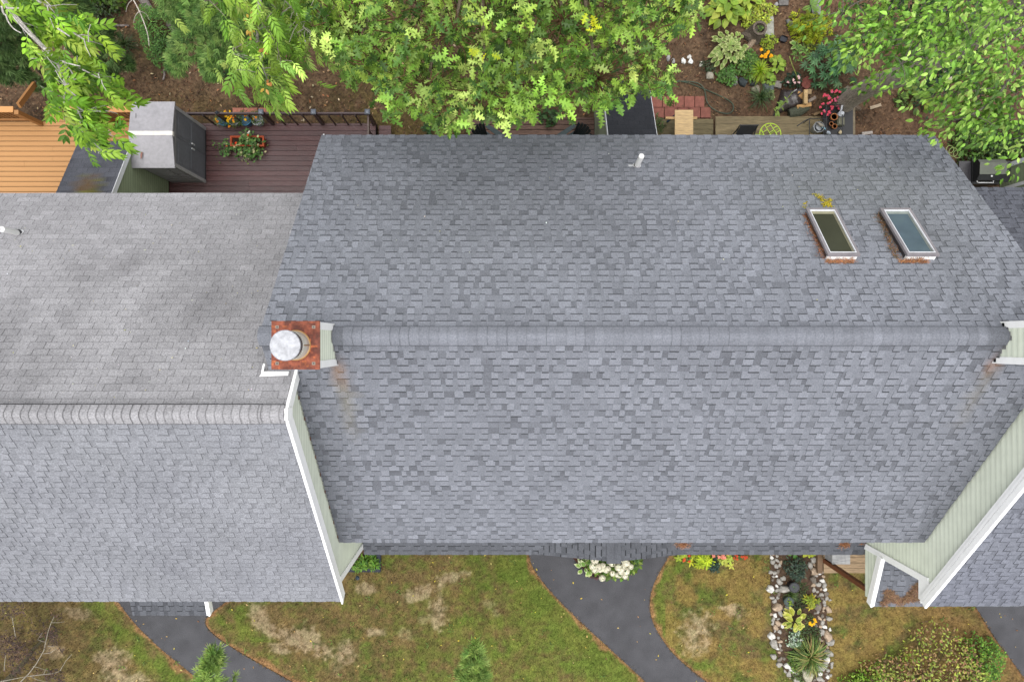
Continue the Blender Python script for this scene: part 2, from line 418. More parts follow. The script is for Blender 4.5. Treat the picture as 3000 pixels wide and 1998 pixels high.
def siding(mb, x, face, z0, z1, ylo, yhi, tone, e=.115, seam=None):
    """lap siding on the plane X = x, facing +1 / -1; each board leans out at its foot"""
    z = z0
    while z < z1 - .01:
        t = min(e, z1-z); a0, b0, a1, b1 = ylo(z), yhi(z), ylo(z+t), yhi(z+t)
        if b0 - a0 > .01:
            if b1 - a1 < .0: a1 = b1 = (a1+b1)/2
            k = tone*(1+rnd.gauss(0,.012)); xo = x + face*.016; xi = x + face*.002; xs = x + face*.011
            zr = z + t*.22
            mb.poly([(xo,a0,z),(xo,b0,z),(xs,b0,zr),(xs,a0,zr)], k*.80)  # shadow line at the board's foot, painted into the colour
            mb.poly([(xs,a0,zr),(xs,b0,zr),(xi,b1,z+t),(xi,a1,z+t)], k)
            mb.poly([(xo,a0,z),(xo,b0,z),(x,b0,z),(x,a0,z)], k*.5)
        z += t
def siding_y(mb, y, face, z0, z1, x0, x1, tone, e=.115):
    z = z0
    while z < z1 - .01:
        t = min(e, z1-z); k = tone*(1+rnd.gauss(0,.012)); yo = y + face*.016; yi = y + face*.002
        mb.poly([(x0,yo,z),(x1,yo,z),(x1,yi,z+t),(x0,yi,z+t)], k); mb.poly([(x0,yo,z),(x1,yo,z),(x1,y,z),(x0,y,z)], k*.5); z += t
def deckroof(mb, x0, x1, ya, za, yb, zb, col, th=.14):
    """sheathing under the shingles, a sloping slab"""
    o = .006
    mb.hexa([(x0,ya,za-th),(x1,ya,za-th),(x1,yb,zb-th),(x0,yb,zb-th),(x0,ya,za-o),(x1,ya,za-o),(x1,yb,zb-o),(x0,yb,zb-o)], col)
def zr(Y, ry, rz): return rz - TN*abs(Y-ry)

# ------------------------------------------------------------------ stains (marks that belong to the roofs)
def blobmul(x, y, c, px, py, z, rx, ry, col, amt, n=0.):
    cx, cy, _ = P(px, py, z); s = (x-cx)/rx, (y-cy)/ry; d = s[0]**2 + s[1]**2 + n
    a = amt*math.exp(-d*1.2); return c*(1-a) + np.asarray(col)*a
def stain_left(x, y, c):
    n = float(fbm(np.array(x), np.array(y), 1.3, 5)) - .5; g = float(fbm(np.array(x), np.array(y*.4), .9, 9))
    c = c*(1 - .42*max(0, g-.52)*2.2)
    for px, py, rx, ry, a in ((545,850,.10,.5,.45),(520,905,.12,.4,.35),(470,890,.2,.22,.2),(585,820,.1,.35,.25),(430,860,.3,.14,.2),(610,960,.1,.3,.3),(380,900,.12,.3,.2),(250,760,.2,.3,.25),(150,760,.8,.3,.25),(620,900,.18,.3,.4),(215,975,.15,.2,.35),(700,960,.3,.2,.2),(330,720,1.2,.5,.18)):
        c = blobmul(x, y, c, px, py, 8.0, rx, ry, S(88,86,88), a, n*2.2+g*1.2-.5)
    if x > -3.75 and y > -.3: c = blobmul(x, y, c, 830, 720, 7.4, .35, 1.6, S(150,150,118), .55, n)
    if y < -.82 and y > -1.0: c = c*(.9+.2*n)
    return c
def stain_leftf(x, y, c):
    n = float(fbm(np.array(x), np.array(y), .8, 15)) - .5
    return c*(1 - .5*max(0,n)) * np.array([1,1,1+.05*n])
def stain_main(x, y, c):
    n = float(fbm(np.array(x), np.array(y), 1.1, 25)) - .5
    sx = float(fbm(np.array(x*5.), np.array(y*.6), 1., 27)) - .5
    c = c*(1 + .13*n + .10*sx)
    if y > 0:
        c = blobmul(x, y, c, 2500, 540, 6.2, 2.2, .9, S(108,112,108), .35, n)
        c = blobmul(x, y, c, 2780, 720, 7.6, .8, 1., S(96,98,98), .35, n)
        c = blobmul(x, y, c, 1700, 420, 5.2, 3.0, .3, S(105,108,108), .25, n)
    else:
        for k in range(7): c = blobmul(x, y, c, 996+6*k, 1080+32*k, 8.1-.16*k, .10, .17, S(150,112,74,.75) if k < 2 else S(142,136,118,.75), (.55,.5,.5,.42,.34,.26,.16)[k], n*.6)
        for k in range(6): c = blobmul(x, y, c, 2893-17*k, 1072+32*k, 8.1-.16*k, .10, .17, S(160,112,72,.75) if k < 1 else S(124,118,104,.75), (.65,.55,.48,.42,.36,.25)[k], n)
    return c

# ================================================================== the middle house
RY, RZ = .08, 8.60
main = thing('terraced_house', 'middle terraced house with the largest bluish grey roof and two skylights', 'house', (2.6, .08, 0))
EYR, EYF = 4.217, -4.13
XL, XRr, XRf = -3.66, 8.90, 8.735
rf = MB()
rear = Slope((0,RY,RZ), (1,0,0), (0,CT,-ST)); front = Slope((0,RY,RZ), (1,0,0), (0,-CT,-ST))
Lr = (EYR-RY)/CT; Lf = (RY-EYF)/CT
shingles(rf, rear, lambda t: XL, lambda t: XRr, 38, Lr/38, CG*1.22, 'lam', .72, stain_main)  # rear slope given a lighter tone to make up for its weaker light
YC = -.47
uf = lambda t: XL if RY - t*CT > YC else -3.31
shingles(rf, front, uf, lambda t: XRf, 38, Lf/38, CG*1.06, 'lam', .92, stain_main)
deckroof(rf, XL, XRr, RY, RZ, EYR, zr(EYR,RY,RZ), CD); deckroof(rf, -3.31, XRf, RY, RZ, EYF, zr(EYF,RY,RZ), CD)
deckroof(rf, XL, -3.315, RY, RZ, YC, zr(YC,RY,RZ), CD)
roof = rf.build('roof', 'shingle', main)
rc = MB(); ridge_cap(rc, -2.38, 7.40, RY, RZ+.022, CG*1.04, .142, .145, .004, sharp=True, dark=None); ridge_cap(rc, 7.40, 7.735, RY, RZ-.012, CG*.92, .14, .4, .002)
ridge_cap(rc, -2.56, -2.38, RY, RZ-.012, CG*.95, .14, .4, .002); ridge_cap(rc, XL-.02, -3.18, RY, RZ-.012, CG*.9, .15, .3, .004)
rc.build('ridge_cap', 'shingle', roof)
w = MB()
w.box(-3.34, 8.76, -3.85, 3.95, 0, zr(3.95,RY,RZ)-.2, SAGE)
for x0 in (-3.42, 8.70):
    w.hexa([(x0,-3.85,5.0),(x0+.06,-3.85,5.0),(x0+.06,3.95,5.0),(x0,3.95,5.0),(x0,RY-.05,RZ-.2),(x0+.06,RY-.05,RZ-.2),(x0+.06,RY+.05,RZ-.2),(x0,RY+.05,RZ-.2)], SAGE)
w.build('wall', 'siding', main)
tr = MB()
for (yy, s) in ((EYR, 1), (EYF, -1)):
    z = zr(yy, RY, RZ); x0, x1 = (XL, XRr) if s > 0 else (-3.28, XRf)
    tr.box(x0, x1, yy-.03*s if s > 0 else yy, yy if s > 0 else yy+.03, z-.22, z-.014, WHITE)
tr.beam((XL+.03, RY, RZ-.13), (XL+.03, EYR, zr(EYR,RY,RZ)-.13), .02, .16, WHITE)
tr.beam((XRr-.03, RY, RZ-.13), (XRr-.03, EYR, zr(EYR,RY,RZ)-.13), .02, .16, WHITE)
zc = zr(YC, RY, RZ)
zs = lambda y: 8.70 - TN*(y+1.10)
tr.hexa([(-3.77,YC-.082,zs(YC-.082)-.05),(-3.33,YC-.066,zs(YC-.066)-.05),(-3.33,YC-.004,zs(YC)-.05),(-3.74,YC-.004,zs(YC)-.05),(-3.77,YC-.082,zs(YC-.082)+.05),(-3.33,YC-.066,zs(YC-.066)+.05),(-3.33,YC-.004,zs(YC)+.05),(-3.74,YC-.004,zs(YC)+.05)], WHITE)
tr.beam((-3.70,YC+.12,zr(YC+.12,RY,RZ)+.02), (-3.745,YC-.02,zs(YC)+.055), .022, .03, WHITE)
tr.build('fascia', 'trim', main)

def chimney(house, cx, cy, hw, ztop, zlow, cap=True):
    ch = MB(); x0, x1, y0, y1 = cx-hw, cx+hw, cy-hw, cy+hw
    zb = RZ - TN*.6
    siding(ch, x1, 1, zb, ztop-.02, lambda z: y0+.07, lambda z: y1-.07, SAGE); siding(ch, x0, -1, zb, ztop-.02, lambda z: y0+.07, lambda z: y1-.07, SAGE)
    siding_y(ch, y0, -1, zb, ztop-.02, x0+.05, x1-.05, SAGE); siding_y(ch, y1, 1, zb, ztop-.02, x0+.05, x1-.05, SAGE)
    ch.box(x0+.005, x1-.005, y0+.005, y1-.005, zb, ztop-.02, SAGE*.8)
    c = ch.build('chimney', 'siding', house)
    for xs in (x0, x1):
        for ys in (y0, y1):
            b = MB(); b.box(xs-.02 if xs == x0 else xs-.05, xs+.05 if xs == x0 else xs+.02, ys-.02 if ys == y0 else ys-.085, ys+.085 if ys == y0 else ys+.02, zb, ztop-.015, WHITE); b.build('corner_board', 'trim', c)
    # step flashing where the chase meets the shingles
    for s, xx in ((1, x1+.014), (-1, x0-.014)):
        fl = MB()
        for k in range(9):
            yy = y0 + (k+.5)*(y1-y0)/9; fl.box(min(xx,xx+s*.006), max(xx,xx+s*.006), yy-.034, yy+.03, zr(yy,RY,RZ)+.0, zr(yy,RY,RZ)+.055+.02*(k%2), S(150,150,150))
        fl.build('flashing', 'metal', c)
    pl = MB(); rust = S(158,86,62,.58)
    pl.box(x0-.035, x1+.035, y0-.035, y1+.035, ztop-.02, ztop, rust)
    nn = 22
    for i in range(nn):
        for j in range(nn):
            xa = x0-.033 + i*(2*hw+.066)/nn; ya = y0-.033 + j*(2*hw+.066)/nn; s = (2*hw+.066)/nn
            v = float(fbm(np.array(xa), np.array(ya), 7, 3)); v2 = float(fbm(np.array(xa), np.array(ya), 16, 8))
            cc = rust if v < .47 else (S(138,72,54,.56) if v < .56 else S(124,70,56,.56)); cc = cc*(.85+.3*v2)
            if v2 > .66: cc = S(188,104,64,.58)
            pl.poly([(xa,ya,ztop+.003),(xa+s,ya,ztop+.003),(xa+s,ya+s,ztop+.003),(xa,ya+s,ztop+.003)], cc)
    p = pl.build('top_plate', 'rust', c)
    for xs in (x0+.05, x1-.05):
        for ys in (y0+.05, y1-.05):
            sc = MB(); xs2 = xs + rnd.uniform(-.006,.006); sc.box(xs2-.024, xs2+.024, ys-.022, ys+.022, ztop+.0035, ztop+.008, S(120,108,96)); sc.box(xs2-.012, xs2+.012, ys-.012, ys+.012, ztop+.008, ztop+.011, S(70,64,60)); sc.build('screw_plate', 'metal', c)
    fp = MB(); fp.lathe((cx,cy,ztop), [(.215,.004),(.212,.012),(.203,.02)], S(190,150,95), 36)
    fp.lathe((cx,cy,ztop), [(.2,.01),(.2,.30),(.19,.31)], S(214,210,200), 36); fp.box(cx+.198, cx+.207, cy-.006, cy+.006, ztop+.02, ztop+.29, S(150,110,60)); fp.build('flue_pipe', 'metal', c, True)
    sm = MB(); sm.lathe((cx,cy,ztop), [(.192,.31),(.192,.435)], S(60,58,58), 36)
    for k in range(40):
        a = 2*math.pi*k/40; sm.beam((cx+.195*math.cos(a), cy+.195*math.sin(a), ztop+.31), (cx+.195*math.cos(a), cy+.195*math.sin(a), ztop+.435), .007, .007, S(95,90,88))
    sm.build('spark_screen', 'dark', c)
    cp = MB(); cp.lathe((cx,cy,ztop), [(.200,.425),(.207,.43),(.207,.465),(.203,.469)], S(150,152,158,.8), 40)
    for i in range(26):
        for j in range(26):
            s = .4/26; xa, ya = -.2+i*s, -.2+j*s
            if math.hypot(xa+s/2, ya+s/2) < .198:
                v = float(fbm(np.array(xa*1.+9), np.array(ya+3.), 13, 41)); zz = lambda a, b: ztop + .469 + .012*(1-(a*a+b*b)/.04)
                cp.poly([(cx+a, cy+b, zz(a,b)) for a, b in ((xa,ya),(xa+s,ya),(xa+s,ya+s),(xa,ya+s))], S(206,208,214,.52)*(.78+.5*v))
    cp.build('flue_cap', 'galv', c)
    return c
chimney(main, -2.87, -.055, .305, 9.36, 0)

# skylights
def skylight(house, xc, hw, ya, yb, pane, inner):
    """ya = up-slope end, yb = down-slope end"""
    def q(x, y, h): return np.array([x, y, zr(y,RY,RZ)]) + h*np.array([0, ST, CT])
    cb = MB(); x0, x1 = xc-hw, xc+hw; b = .02; L = (q(0,yb,0)-q(0,ya,0))
    def blk(mb, xa, xb, y0, y1, h0, h1, col): mb.hexa([q(xa,y0,h0),q(xb,y0,h0),q(xb,y1,h0),q(xa,y1,h0),q(xa,y0,h1),q(xb,y0,h1),q(xb,y1,h1),q(xa,y1,h1)], col)
    blk(cb, x0+b, x1-b, ya+b, ya+.045, .0, .10, WHITE); blk(cb, x0+b, x1-b, yb-.045, yb-b, .0, .10, S(70,66,66))
    for xa, xb in ((x0+b, x0+.045), (x1-.045, x1-b)): blk(cb, xa, xb, ya+.045, yb-.045, 0, .10, S(62,58,60))
    s = cb.build('skylight', 'trim', house)
    fm = MB(); pk = S(146,141,145,.78); wt = S(225,227,232)
    for (xa, xb, y0, y1) in ((x0,x1,ya,ya+.042),(x0,x1,yb-.042,yb),(x0,x0+.048,ya+.042,yb-.042),(x1-.048,x1,ya+.042,yb-.042)): blk(fm, xa, xb, y0, y1, .10, .145, pk)
    for (xa, xb, y0, y1) in ((x0+.048,x1-.048,ya+.042,ya+.054),(x0+.048,x1-.048,yb-.054,yb-.042),(x0+.048,x0+.06,ya+.054,yb-.054),(x1-.06,x1-.048,ya+.054,yb-.054)): blk(fm, xa, xb, y0, y1, .10, .149, wt)
    fm.build('frame', 'plastic', s)
    gl = MB(); blk(gl, x0+.045, x1-.045, ya+.04, yb-.04, .112, .124, pane); gl.build('pane', 'glass', s)
    well = MB(); blk(well, x0+.062, x1-.062, yb-.11, yb-.058, .1245, .1265, inner); blk(well, x1-.10, x1-.062, ya+.058, yb-.058, .1245, .1262, inner*.55); well.build('light_well', 'plastic', s)
    return s
a = skylight(main, 5.73, .27, 1.345, 2.285, S(62,64,50), S(150,146,120)); tag(a, 'skylight with a dark olive pane, yellow lichen above it')
a = skylight(main, 7.05, .27, 1.345, 2.285, S(84,98,108), S(140,148,142)); tag(a, 'skylight with a blue grey misty pane')
def vent(house, x, y, tx, ty, h=.46):
    z = zr(y,RY,RZ) if house is main else zr(y,-1.1,8.70)
    b = MB(); n = np.array([0,ST,CT])
    c = np.array([x,y,z]); t1 = np.array([1,0,0]); t2 = np.cross(n, t1)
    pts = [c + n*.02 + .082*(math.cos(k)*t1 + math.sin(k)*t2) for k in np.linspace(0, 2*math.pi, 19)[:-1]]; b.poly(pts, S(225,226,228))
    b.hexa([c+n*.012+t1*dx+t2*dy+n*hh for hh in (0,.006) for dx, dy in ((-.16,-.02),(-.02,-.02),(-.02,.02),(-.16,.03))], S(205,207,210))
    v = b.build('vent_pipe', 'trim', house)
    cl = MB(); cl.tube([c+n*.02, c+np.array([tx*.15,ty*.15,.07])], [.062,.056], S(70,70,74), 16); cl.build('rubber_collar', 'plastic', v)
    p = MB(); p.tube([c, c+np.array([tx,ty,h])], .052, S(238,238,236), 16, False)
    e = c+np.array([tx,ty,h]); p.lathe(e, [(.052,-.004),(.040,0),(.040,-.03)], S(238,238,236), 16); p.lathe(e, [(.001,-.05),(.042,-.05)], S(185,165,130), 16); p.build('pipe', 'trim', v, False)
vent(main, 2.655, 3.40, .0, .07)

# the front porch roof with its small gable
pr = MB(); PY, PZ, PS = -5.145, 2.55, .45
D = np.array([0,-1,-PS]); D /= np.linalg.norm(D); Lp = (5.145-3.85)*math.sqrt(1+PS*PS)
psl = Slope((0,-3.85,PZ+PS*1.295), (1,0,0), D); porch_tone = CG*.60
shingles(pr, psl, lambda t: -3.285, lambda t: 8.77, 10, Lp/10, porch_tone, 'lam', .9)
deckroof(pr, -3.285, 8.77, -3.85, PZ+PS*1.295, PY, PZ, CD, .1)
gx, gz, gh = 2.65, 3.16, 1.85                                         # gable: ridge along Y
for s in (-1, 1):
    d = np.array([s*gh, 0, -(gz-PZ-.02)]); Lg = np.linalg.norm(d); g = Slope((gx,-3.86,gz), (0,-1,0), d/Lg)
    shingles(pr, g, lambda t: 0, lambda t, s=s: 1.265 - .0*t, 14, Lg/14, porch_tone*(1.0 if s < 0 else .93), 'lam', .9)
    pr.hexa([(gx,-3.86,gz-.1),(gx,-5.12,gz-.1),(gx+s*gh,-5.12,PZ-.08),(gx+s*gh,-3.86,PZ-.08),(gx,-3.86,gz-.01),(gx,-5.12,gz-.01),(gx+s*gh,-5.12,PZ+.01),(gx+s*gh,-3.86,PZ+.01)], CD)
for k in range(6): pr.hexa([(gx+a, -3.86-.22*k-b, gz+c-(.0 if a == 0 else .045)) for c in (.012,.026) for a, b in ((-.17,0),(.17,0),(.17,.215),(-.17,.215))], porch_tone*rnd.uniform(.95,1.05))
pr.build('porch_roof', 'shingle', main)
pt = MB(); pt.box(-3.285, 8.77, PY+.002, PY+.03, PZ-.16, PZ-.012, WHITE)
for s in (-1,1): pt.beam((gx,-5.105,gz-.09), (gx+s*gh,-5.105,PZ-.07), .02, .13, WHITE)
pt.build('porch_fascia', 'trim', main)
ps = MB()
for x in (-.2, .75, 4.55, 8.3): ps.box(x-.06, x+.06, -5.06, -4.94, .012, PZ-.1, WHITE); ps.build('porch_post', 'trim', main); ps = MB()

# ================================================================== the left house
LY, LZ = -1.10, 8.70
lh = thing('terraced_house', 'terraced house at the left with pale weathered grey roof', 'house', (-8, LY, 0))
rf = MB(); er, ef = 3.0, -5.30
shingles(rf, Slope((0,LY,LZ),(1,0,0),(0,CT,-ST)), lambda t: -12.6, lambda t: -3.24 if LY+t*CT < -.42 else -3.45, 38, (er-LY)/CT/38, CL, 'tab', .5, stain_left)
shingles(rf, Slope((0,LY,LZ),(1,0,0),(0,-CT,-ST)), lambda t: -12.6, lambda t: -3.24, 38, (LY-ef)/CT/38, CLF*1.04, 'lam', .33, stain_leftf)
deckroof(rf, -12.6, -3.45, LY, LZ, er, zr(er,LY,LZ), CD); deckroof(rf, -12.6, -3.245, LY, LZ, ef, zr(ef,LY,LZ), CD); deckroof(rf, -3.45, -3.245, LY, LZ, -.44, zr(-.44,LY,LZ), CD)
rl = rf.build('roof', 'old_shingle', lh)
rc = MB(); ridge_cap(rc, -12.6, -3.60, LY, LZ, CL*.90, .145, .125, .007, sharp=True, dark=.42); ridge_cap(rc, -3.60, -3.255, LY, LZ-.012, CL*.95, .14, .14, .006, sharp=True, dark=.5); rc.build('ridge_cap', 'old_shingle', rl)
w = MB()
yf = lambda z: max(-4.95, LY - (LZ-.14-z)/TN); yb = lambda z: min(-.05, LY + (LZ-.14-z)/TN)
siding(w, -3.32, 1, 2.0, LZ-.2, yf, yb, SAGE, .1)
w.box(-12.5, -3.322, -4.95, 2.75, 0, 5.1, SAGE)
w.hexa([(-3.40,-4.95,5.1),(-3.323,-4.95,5.1),(-3.323,2.75,5.1),(-3.40,2.75,5.1),(-3.40,LY-.05,LZ-.2),(-3.323,LY-.05,LZ-.2),(-3.323,LY+.05,LZ-.2),(-3.40,LY+.05,LZ-.2)], SAGE)
w.build('wall', 'siding', lh)
tr = MB()
def rake(mb, x, y0, y1, ry, rz, h=.2, t=.03, drop=.012, off=0):
    a = (x, y0, zr(y0,ry,rz)-h/2-drop); b = (x, y1, zr(y1,ry,rz)-h/2-drop); mb.beam(a, b, t, h, WHITE)
rake(tr, -3.232, LY, ef, LY, LZ, .24); tr.build('rake_board', 'trim', lh); tr = MB(); rake(tr, -3.232, LY, -.40, LY, LZ, .22); tr.build('rake_board', 'trim', lh); tr = MB(); rake(tr, -3.215, LY, ef-.01, LY, LZ, .05, .02, -.012)
rake(tr, -3.215, LY, -.42, LY, LZ, .05, .02, -.012)
tr.box(-3.2465, -3.2, LY-.09, LY+.09, LZ-.27, LZ-.012, WHITE)
tr.box(-3.335, -3.285, -4.985, -4.845, 2.0, 4.92, WHITE)
tr.hexa([(-3.335,-5.285,4.86),(-3.295,-5.285,4.86),(-3.295,-4.93,4.86),(-3.335,-4.93,4.86),(-3.335,-5.285,5.03),(-3.295,-5.285,5.03),(-3.295,-4.93,5.33),(-3.335,-4.93,5.33)], WHITE)
tr.box(-12.6, -3.25, ef, ef+.03, zr(ef,LY,LZ)-.2, zr(ef,LY,LZ)-.012, S(205,206,210)); tr.box(-12.6, -3.46, er-.03, er, zr(er,LY,LZ)-.2, zr(er,LY,LZ)-.012, WHITE)
tr.build('rake_trim', 'trim', lh)
fl = MB()
for k in range(38):                                                   # step flashing along the wall on the neighbour's roof
    y = -.55 - k*.095; z = zr(y,RY,RZ)
    if y > -4.1: fl.hexa([(-3.300,y-.03,z+.01),(-3.293,y-.03,z+.01),(-3.293,y+.035,z+.03),(-3.300,y+.035,z+.03),(-3.300,y-.03,z+.06),(-3.293,y-.03,z+.06),(-3.293,y+.035,z+.085),(-3.300,y+.035,z+.085)], S(176,178,165) if k % 4 else S(128,92,70))
fl.build('step_flashing', 'metal', lh)
vent(lh, -9.17, 2.06, 0., .0, .46)
def porch_shed(house, x0, x1, y0, y1, z0, z1, side, tone, nm='porch_roof'):
    m = MB(); sl = (z0-z1)/(y0-y1); d = np.array([0,-1,-sl]); d /= np.linalg.norm(d); L = (y0-y1)*math.sqrt(1+sl*sl)
    k = round(L/.145); shingles(m, Slope((0,y0,z0),(1,0,0),d), lambda t: x0, lambda t: x1, k, L/k, tone, 'lam', .8); deckroof(m, x0, x1, y0, z0, y1, z1, CD, .1); m.build(nm, 'shingle', house)
    t = MB(); xs = x1 if side > 0 else x0
    t.beam((xs+side*.012,y0,z0-.10), (xs+side*.012,y1,z1-.10), .03, .2, WHITE); t.beam((xs+side*.03,y0,z0-.03), (xs+side*.03,y1,z1-.03), .03, .07, WHITE)
    t.beam((xs-side*.01,y0,z0+.012), (xs-side*.01,y1,z1+.012), .05, .012, WHITE)
    t.box(x0, x1, y1, y1+.03, z1-.16, z1-.014, WHITE); t.build('porch_trim', 'trim', house)
porch_shed(lh, -8.64, -6.86, -4.95, -6.44, 3.5, 2.97, 1, CG*.6)

# ================================================================== the right house
QY, QZ = -1.10, 8.75
rh = thing('terraced_house', 'terraced house at the right with tall sage green side wall and white eaves', 'house', (11, QY, 0))
rf = MB(); er, ef = 3.13, -5.40
shingles(rf, Slope((0,QY,QZ),(1,0,0),(0,CT,-ST)), lambda t: 8.72, lambda t: 13.6, 39, (er-QY)/CT/39, CR*.62, 'lam', .6)  # rear slope's tone darkened to paint in its shading
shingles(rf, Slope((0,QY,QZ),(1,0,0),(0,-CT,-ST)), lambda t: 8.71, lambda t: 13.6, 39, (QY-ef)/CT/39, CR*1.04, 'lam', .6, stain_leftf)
deckroof(rf, 8.725, 13.6, QY, QZ, er, zr(er,QY,QZ), CD); deckroof(rf, 8.725, 13.6, QY, QZ, ef, zr(ef,QY,QZ), CD)
rr = rf.build('roof', 'shingle', rh)
rc = MB(); ridge_cap(rc, 8.71, 13.6, QY, QZ, CR, .145, .16, .005); rc.build('ridge_cap', 'shingle', rr)
w = MB()
yf = lambda z: max(-4.95, QY - (QZ-.2-z)/TN); yb = lambda z: min(-.3, QY + (QZ-.2-z)/TN)
siding(w, 8.80, -1, 2.0, QZ-.25, yf, yb, SAGE*1.02, .125)
w.box(8.802, 13.5, -4.95, 2.85, 0, 5.0, SAGE)
w.hexa([(8.803,-4.95,5.0),(8.88,-4.95,5.0),(8.88,2.85,5.0),(8.803,2.85,5.0),(8.803,QY-.05,QZ-.25),(8.88,QY-.05,QZ-.25),(8.88,QY+.05,QZ-.25),(8.803,QY+.05,QZ-.25)], SAGE)
w.build('wall', 'siding', rh)
tr = MB()
rake(tr, 8.712, QY, ef-.012, QY, QZ, .10, .03, -.016); rake(tr, 8.735, QY, ef, QY, QZ, .24, .04, .0); rake(tr, 8.715, QY, ef, QY, QZ, .05, .02, .14)
rake(tr, 8.712, QY, -.4, QY, QZ, .12, .03, -.012); rake(tr, 8.735, QY, -.4, QY, QZ, .24, .04, .0)
tr.box(8.755, 8.812, -4.985, -4.845, 2.0, 5.02, WHITE); tr.box(8.814, 8.90, -4.985, -4.955, 2.0, 4.7, WHITE)
tr.hexa([(8.76,-5.385,4.72),(8.80,-5.385,4.72),(8.80,-4.93,4.72),(8.76,-4.93,4.72),(8.76,-5.385,4.93),(8.80,-5.385,4.93),(8.80,-4.93,5.28),(8.76,-4.93,5.28)], WHITE)
tr.box(8.73, 13.6, ef, ef+.03, zr(ef,QY,QZ)-.2, zr(ef,QY,QZ)-.012, WHITE); tr.box(8.73, 13.6, er-.03, er, zr(er,QY,QZ)-.2, zr(er,QY,QZ)-.012, WHITE)
tr.build('rake_trim', 'trim', rh)
chimney(rh, 8.045, -.02, .305, 10.2, 0)
porch_shed(rh, 8.76, 12.2, -4.955, -6.23, 3.43, 2.97, -1, CG*.82)
w = MB(); pz = lambda y: 3.43 - .36*(-4.955-y)
siding(w, 8.80, -1, 2.62, 3.30, lambda z: max(-6.12, -4.955-(3.43-.16-z)/.36) , lambda z: -4.96, SAGE, .125); w.box(8.803, 8.87, -6.12, -4.96, 2.62, 2.85, SAGE); w.build('porch_side_panel', 'siding', rh)
pp = MB(); pp.box(8.94, 9.05, -6.12, -6.01, .02, 2.72, S(118,72,45)); pp.build('porch_post', 'wood', rh)
dk = MB()
for k in range(9): dk.box(8.95, 12.2, -6.40+.0+k*.145-.0, -6.40+k*.145+.135, .17, .21, S(150,128,100)*rnd.uniform(.85,1.15))
dk.box(8.97, 12.2, -6.38, -4.95, .02, .168, S(90,75,58)); dk.build('porch_deck', 'wood', rh)
# ================================================================== ground, lawn, paths
def inpoly(x, y, poly):
    r = np.zeros(np.shape(x), bool); n = len(poly)
    for i in range(n):
        x1, y1 = poly[i]; x2, y2 = poly[(i+1) % n]
        if y1 == y2: continue
        r ^= ((y1 > y) != (y2 > y)) & (x < (x2-x1)*(y-y1)/(y2-y1) + x1)
    return r
def segdist(x, y, pl):
    d = np.full(np.shape(x), 1e9)
    for (x1,y1),(x2,y2) in zip(pl[:-1], pl[1:]):
        t = np.clip(((x-x1)*(x2-x1)+(y-y1)*(y2-y1))/((x2-x1)**2+(y2-y1)**2+1e-9), 0, 1)
        d = np.minimum(d, np.hypot(x-x1-t*(x2-x1), y-y1-t*(y2-y1)))
    return d
def lerp(a, b, t): return a + (b-a)*np.asarray(t)[...,None]
def G2(pts): return [tuple(P(a, b)[:2]) for a, b in pts]
def smooth(pl, k=3):
    pl = [np.array(q, float) for q in pl]
    for _ in range(k):
        o = [pl[0]]
        for a, b in zip(pl[:-1], pl[1:]): o += [a*.75+b*.25, a*.25+b*.75]
        pl = o + [pl[-1]]
    return [tuple(q) for q in pl]
mb = MB(); mb.poly([(-150,-150,-.03),(150,-150,-.03),(150,150,-.03),(-150,150,-.03)], S(92,86,56,.5)); tag(mb.build('ground', 'soil'), kind='structure')
# path outlines (left path, middle path, right path)
eL1 = smooth(G2([(330,1740),(352,1770),(400,1832),(480,1908),(566,1975),(640,2040),(760,2130)])); eL2 = smooth(G2([(690,1740),(655,1768),(612,1800),(600,1820),(606,1838),(640,1870),(690,1902),(760,1943),(860,1998),(1000,2080)]))
eM1 = smooth(G2([(1540,1560),(1548,1625),(1562,1665),(1590,1705),(1640,1762),(1710,1830),(1790,1902),(1895,2000),(1990,2090)])); eM2 = smooth(G2([(2000,1560),(1962,1625),(1935,1668),(1906,1728),(1901,1790),(1920,1842),(1962,1905),(2010,1950),(2075,2000),(2180,2085)]))
eR1 = smooth(G2([(2800,1690),(2862,1782),(2905,1858),(2960,1930),(3010,2000),(3080,2090)])); eR2 = G2([(3300,1690),(3300,2090)])
pL, pM, pR = eL1 + eL2[::-1], eM1 + eM2[::-1], eR1 + eR2[::-1]
KG = .60
DRY, OLV, GRN, SAND, ORG0 = S(126,108,72,KG), S(102,102,58,KG), S(108,128,52,KG), S(200,176,145,KG), S(178,124,78,KG)
SANDS = [(760,1805,26,50,-.5),(800,1845,55,22,.5),(855,1868,60,28,.35),(920,1895,55,24,.4),(905,1875,30,45,0),(1012,1918,28,36,0),(985,1960,20,36,.2),(1075,1722,30,17,0),(1240,1732,60,20,-.35),(1320,1692,50,14,-.2),(1285,1790,26,48,.1),(1245,1815,24,12,0),(1430,1768,20,12,.3),(1455,1790,12,14,0),(335,1945,42,46,.3),(300,1930,26,20,0),(370,1990,60,20,0),(820,1900,30,14,.3),(1190,1860,22,18,0),(225,1800,50,18,.2),(1100,1850,30,14,0),(2150,1790,36,18,.2),(2040,1860,50,60,.2),(160,1900,30,25,.3)]
